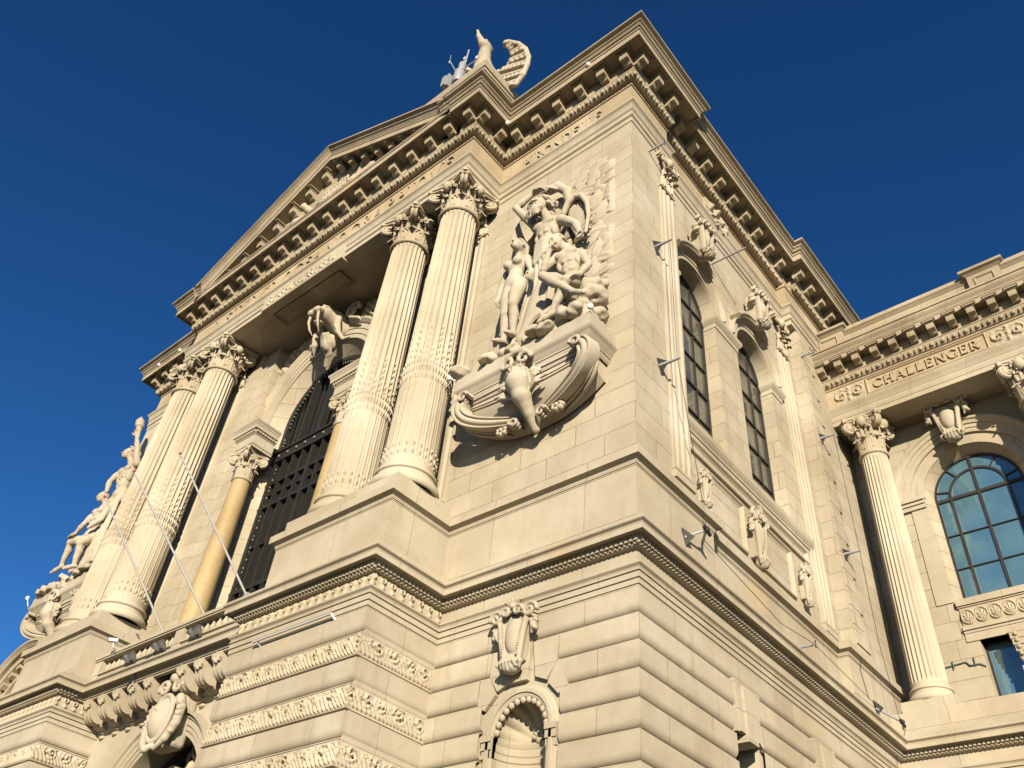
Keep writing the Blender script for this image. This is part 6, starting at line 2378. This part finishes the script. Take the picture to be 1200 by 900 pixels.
def bird_wing(inner, outer, name):
    allp = np.array(inner + outer)
    S = SDF(allp.min(0) - .3, allp.max(0) + .3, 0.026)
    n = len(outer)
    S.chain(outer, [.085] * n, .02)
    for i in range(n):
        a, b = A(*inner[i]), A(*outer[i])
        S.cap(a, b, .09, .075, .03)
        if i:
            S.cap((a + A(*inner[i - 1])) / 2, (b + A(*outer[i - 1])) / 2, .09, .075, .03)
        L = np.linalg.norm(b - a)
        m_ = max(1, int(L / .16))
        for j in range(m_):
            c = a + (b - a) * ((j + .5 * (i % 2) + .3) / m_)
            S.ell(c + A(0, -.09, 0), (.085, .05, .10), .010)
    S.obj(name, M['statue'], EG)
bird_wing([A(-4.75, -1.1, 26.3), A(-4.65, -1.15, 26.85), A(-4.25, -1.12, 27.25), A(-3.85, -1.1, 27.42), A(-3.72, -1.12, 27.75), A(-3.78, -1.2, 28.15), A(-3.95, -1.3, 28.5)],
          [A(-3.55, -.95, 26.05), A(-3.30, -.95, 26.35), A(-3.15, -.98, 26.75), A(-3.12, -1.0, 27.2), A(-3.22, -1.08, 27.7), A(-3.48, -1.18, 28.2), A(-3.85, -1.3, 28.6)], "bird_wing")
bird_wing([A(-5.3, -1.1, 26.5), A(-5.35, -1.1, 27.2), A(-5.45, -1.1, 28.0), A(-5.6, -1.1, 28.6), A(-5.85, -1.1, 29.3)],
          [A(-5.95, -.95, 26.5), A(-6.02, -.95, 27.3), A(-6.02, -.98, 28.1), A(-6.05, -1.0, 28.9), A(-6.02, -1.05, 29.5)], "bird_wing")

# ---- antenna mast on the roof
AN = thing("antenna_mast", "grey antenna mast with crossbar and equipment boxes on the roof beside the stone bird", "antenna", (-7.2, -0.4, 26.2))
mb = MB()
mb.tube([(-7.25, -.4, 26.0), (-7.2, -.4, 32.4)], .05, 8)
mb.tube([(-7.2, -.4, 32.4), (-7.1, -.45, 33.3)], .035, 8)
mb.tube([(-7.95, -.5, 31.9), (-6.55, -.35, 32.1)], .028, 6)
mb.tube([(-7.5, -.5, 31.97), (-7.95, -.6, 33.2)], .022, 6)
mb.obj("mast", M['grey'], AN, 50)
mb = MB(); mb.lathe([(0, 0), (.17, 0), (.20, .1), (.20, .72), (.16, .82), (0, .82)], (-7.22, -.52), 18); mb.v = [v + [0, 0, 30.85] for v in mb.v]; mb.obj("equipment_box", M['grey'], AN, 40)
mb = MB(); mb.lathe([(0, 0), (.14, 0), (.14, .5), (.11, .56), (0, .56)], (-7.20, -.5), 16); mb.v = [v + [0, 0, 31.7] for v in mb.v]; mb.obj("radome", M['grey'], AN, 40)
mb = MB(); mb.box((-7.92, -.75, 31.0), (-7.72, -.45, 31.65)); mb.box((-7.70, -.7, 30.95), (-7.62, -.5, 31.75)); mb.obj("panel_antenna", M['grey'], AN, 0)
mb = MB(); mb.lathe([(0, 0), (.07, .02), (.09, .10), (.06, .2), (0, .22)], (-6.58, -.35), 12); mb.v = [v + [0, 0, 32.1] for v in mb.v]; mb.tube([(-6.58, -.35, 32.3), (-6.35, -.35, 32.5)], .015, 5); mb.obj("wind_sensor", M['white'], AN, 40)
mb = MB(); mb.ell((-7.3, -.4, 32.9), (.08, .08, .12), 10, 7); mb.tube([(-7.3, -.4, 32.4), (-7.3, -.4, 33.1)], .03, 6); mb.obj("lamp_sensor", M['grey'], AN, 40)
mb = MB(); mb.ell((-7.95, -.6, 33.1), (.05, .05, .09), 8, 6); mb.tube([(-7.95, -.6, 33.1), (-7.98, -.6, 33.7)], .012, 5); mb.obj("whip_antenna", M['grey'], AN, 40)

# ---- flagpoles leaning out from the balcony
FPL = [((-12.7, -.99, 10.18), (-12.7, -3.70, 12.62), "leftmost bare pale flagpole leaning out over the balustrade, red tipped"),
       ((-11.0, -.99, 10.18), (-11.0, -3.92, 12.55), "middle bare pale flagpole of the three leaning out over the balustrade"),
       ((-9.5, -1.0, 10.30), (-9.5, -3.69, 12.58), "rightmost bare pale flagpole leaning out in front of the bronze door")]
for b, t, lab in FPL:
    o = thing("flagpole", lab, "flagpole", b, "flagpoles over the balcony")
    mb = MB(); mb.tube([b, tuple(np.array(b) * .5 + np.array(t) * .5), t], [.027, .025, .021], 10); mb.obj("pole", M['pole'], o, 50)
    mb = MB(); mb.ell(t, (.034, .034, .034), 10, 7); mb.obj("finial", M['red'], o, 60)
    mb = MB(); mb.box((b[0] - .07, b[1] - .09, b[2] - .08), (b[0] + .07, b[1] + .09, b[2] + .10)); mb.obj("bracket", M['grey'], o, 0)

# ---- twin floodlights along the balustrade
def floodlight(x, y, z, lab):
    o = thing("twin_floodlight", lab, "floodlight", (x, y, z), "twin floodlights on the balcony ledge")
    for s in (-1, 1):
        mb = MB()
        d = A(s * .25, -.75, .45); d /= np.linalg.norm(d)
        c = A(x + s * .13, y - .05, z + .12)
        pts = [c - d * .12, c - d * .09, c + d * .04, c + d * .10]
        mb.tube(pts, [.04, .055, .08, .085], 14)
        h = mb.obj("lamp_head", M['steel'], o, 40)
        mb = MB(); mb.tube([c + d * .101, c + d * .106], [.075, .075], 14); mb.obj("lamp_lens", M['glass_dark'], h, 0)
    mb = MB(); mb.tube([(x - .15, y, z + .12), (x - .15, y, z), (x + .15, y, z), (x + .15, y, z + .12)], .016, 6); mb.box((x - .06, y - .05, z - .06), (x + .06, y + .05, z + .01)); mb.obj("mounting_bar", M['iron'], o, 0)
floodlight(-13.55, -1.18, 9.62, "twin silver floodlights at the left end of the balcony ledge, nearest the security camera")
floodlight(-12.28, -1.18, 9.62, "twin silver floodlights in the middle of the balcony ledge, trailing a loose black cable")
floodlight(-10.85, -1.18, 9.62, "twin silver floodlights at the right end of the balcony ledge, below the rightmost flagpole")
mb = MB(); mb.tube([(-12.5, -1.2, 9.62), (-12.65, -1.26, 9.50), (-12.75, -1.30, 9.30), (-12.9, -1.28, 9.05), (-13.1, -1.24, 8.95)], .022, 6)
tag(mb.obj("loose_cable", M['cable'], None, 50), "loose black cable hanging from the balcony ledge below the middle floodlights", "cable")

# ---- security camera
o = thing("security_camera", "white box security camera on a bracket at the left end of the balcony rail", "camera", (-14.5, -1.22, 10.14))
def rot_box(mb, c, hx, hy, hz, yaw, pitch=0):
    R_ = rotm('Z', yaw) @ rotm('X', pitch)
    v = np.array([(x, y, z) for x in (-hx, hx) for y in (-hy, hy) for z in (-hz, hz)]) @ R_.T + np.array(c)
    mb.add(v, [(0, 1, 3, 2), (4, 6, 7, 5), (0, 4, 5, 1), (2, 3, 7, 6), (0, 2, 6, 4), (1, 5, 7, 3)])
mb = MB(); rot_box(mb, (-14.42, -1.42, 10.32), .045, .11, .04, -.5, .12); mb.obj("housing", M['pole'], o, 0)
mb = MB(); rot_box(mb, (-14.474, -1.52, 10.307), .032, .02, .028, -.5, .12); mb.obj("lens", M['cable'], o, 0)
mb = MB(); mb.tube([(-14.42, -1.40, 10.28), (-14.45, -1.34, 10.18), (-14.55, -1.22, 10.14)], .02, 6); mb.obj("bracket", M['white'], o, 40)

# ---- cable brackets on the side wall and their taut lines
BR = [(0.90, 17.49, .45, "iron cable bracket with flared root between the winged sculpture and the first side window arch"),
      (0.89, 13.72, .48, "iron cable bracket with flared root low beside the first side window"),
      (9.41, 17.52, .44, "iron cable bracket with flared root by the top of the wing column"),
      (9.47, 13.79, .46, "iron cable bracket with flared root half way up the wing column")]
for y, z, L, lab in BR:
    x0 = 0.0
    o = thing("cable_bracket", lab, "bracket", (x0, y, z), "iron cable brackets on the side wall")
    mb = MB()
    mb.add([(x0, y - .10, z + .16), (x0, y + .10, z + .10), (x0, y + .06, z - .22), (x0 + .22, y, z + .02)], [(0, 1, 3), (1, 2, 3), (2, 0, 3), (0, 2, 1)])
    mb.obj("flared_root", M['iron'], o, 0)
    mb = MB(); mb.tube([(x0 + .02, y, z), (x0 + L, y + .01, z - .02)], [.045, .022], 8); mb.obj("arm", M['grey'], o, 40)
BR2 = [(0.78, 21.28, .46, "top cable bracket beside the pilaster capital under the cornice"),
       (4.36, 20.46, .74, "long thin cable bracket between the two side window crowns"),
       (9.2, 20.6, .40, "cable bracket tangled with wire beside the far pilaster capital"),
       (6.06, 9.89, .26, "short stub bracket standing on the string course ledge of the side")]
for y, z, L, lab in BR2:
    x0 = -.3 if 2 < y < 8.5 else 0.0
    o = thing("cable_bracket", lab, "bracket", (x0, y, z), "iron cable brackets on the side wall")
    mb = MB(); mb.tube([(x0, y, z), (L, y + .02, z - .01)], .026, 8); mb.obj("arm", M['grey'], o, 40)
    mb = MB(); mb.tube([(L, y + .02, z - .08), (L, y + .02, z + .08)], .014, 6); mb.obj("pin", M['iron'], o, 40)
for (p0, p1, p2, lab) in (((0.02, 1.48, 10.02), (0.32, 1.75, 10.22), (0.0, 2.15, 10.28), "jointed iron lamp arm on the pedestal below the near pilaster"),
                          ((0.02, 9.61, 9.89), (0.40, 10.05, 9.66), (0.30, 10.35, 9.62), "jointed iron lamp arm in the corner at the foot of the wing column")):
    o = thing("lamp_arm", lab, "lamp arm", p0)
    mb = MB(); mb.tube([p0, p1, p2], .026, 8); mb.obj("arm", M['grey'], o, 40)
    mb = MB()
    a = np.array(p0)
    mb.add([a + [0, -.09, .17], a + [0, .09, .10], a + [0, .05, -.14], a + [.16, .08, 0]], [(0, 1, 3), (1, 2, 3), (2, 0, 3), (0, 2, 1)])
    mb.obj("flared_root", M['iron'], o, 0)
    mb = MB(); mb.ell(p1, (.06, .06, .06), 8, 6); mb.tube([np.array(p1) + [0, -.1, .02], np.array(p1) + [0, .12, -.06]], .035, 8); mb.obj("joint", M['iron'], o, 40)
LN = [([(.40, .90, 17.48), (.42, .89, 13.70)], "thin taut wire down the near pilaster between two brackets"),
      ([(.42, .89, 13.70), (.14, 2.0, 11.1), (.13, 2.10, 10.72), (.05, 2.15, 10.28)], "thin wire running from the low bracket down past the near pedestal cap"),
      ([(.06, 2.15, 10.28), (.05, 5.0, 9.93), (.24, 6.06, 9.89), (.06, 9.61, 9.93)], "long thin wire stretched along the pedestal of the side wall"),
      ([(.42, 9.41, 17.5), (.44, 9.47, 13.77)], "thin taut wire between the brackets beside the wing column"),
      ([(.44, 9.47, 13.77), (.30, 9.9, 11.6), (.36, 10.05, 9.7)], "thin wire dropping from the half-way bracket to the corner lamp arm"),
      ([(.02, 8.9, 11.1), (.13, 9.05, 10.95), (.02, 9.1, 10.6), (.02, 9.3, 10.0)], "loose dark wire curling over the far pedestal cap"),
      ([(.40, 10.2, 9.6), (.25, 10.3, 9.35), (.05, 10.25, 9.0), (.05, 10.2, 8.75)], "dark wire hanging over the string course in the inner corner")]
for pts, lab in LN:
    mb = MB(); mb.tube(pts, .007, 5)
    tag(mb.obj("wire", M['cable'], None, 50), lab, "wire", "wires on the side wall")
mb = MB(); mb.tube([(1.1, 11.98, 11.54), (1.6, 11.98, 11.58), (1.68, 11.97, 11.47), (1.9, 11.98, 11.47), (2.02, 11.99, 11.38)], .02, 6)
for x in (1.3, 1.8):
    mb.tube([(x, 11.96, 11.45), (x, 11.96, 11.66)], .012, 5)
tag(mb.obj("wire", M['green'], None, 50), "greenish cable clipped across the wing wall beside the lower window", "wire", None)

# ---- white bulb lamps under the cornices
BU = [((-0.86, -.83, 24.38), "small white bulb lamp on the cornice near the building's corner"),
      ((-3.76, -.86, 24.20), "small white bulb lamp in the inner angle of the cornice beside the pediment"),
      ((-20.9, -.83, 24.45), "small white bulb lamp on the far left cornice, the one nearer the pediment"),
      ((-22.4, -.83, 24.45), "small white bulb lamp on the far left cornice, the one nearer its end"),
      ((-4.39, -.75, 14.43), "white bulb lamp on a thin arm at the left end of the right sculpture console"),
      ((-23.72, -.90, 14.28), "white bulb lamp on a thin arm at the left end of the far sculpture console"),
      ((-.40, -.93, 14.12), "small white bulb lamp on the right corner of the sculpture console slab")]
for p, lab in BU:
    o = thing("bulb_lamp", lab, "lamp", p, "small white bulb lamps on the cornices and consoles")
    mb = MB(); mb.ell(p, (.065, .065, .075), 12, 8); mb.obj("globe", M['white'], o, 60)
    mb = MB()
    if p[2] < 20 and p[0] < -3:
        mb.tube([(p[0], p[1], p[2]), (p[0] + .42, p[1] + .0, p[2] - .42)], .014, 6)
    else:
        mb.tube([(p[0], p[1], p[2]), (p[0], p[1] + .08, p[2] - .02)], .02, 6)
    mb.obj("lamp_stem", M['white'], o, 40)

# ---- LED tube on the portico base
o = thing("tube_light", "long pale tube light on two arms along the portico base above the top carved band", "lamp", (-6.15, -1.80, 8.36))
mb = MB(); mb.tube([(-7.28, -1.88, 8.37), (-5.04, -1.88, 8.37)], .022, 10); mb.obj("tube", M['pole'], o, 50)
for x in (-7.15, -5.06):
    mb = MB(); mb.tube([(x, -1.88, 8.37), (x, -1.74, 8.30)], .025, 8); mb.obj("arm", M['white'], o, 40)

# things must be at the right place: parts of thing() roots were built in world coordinates
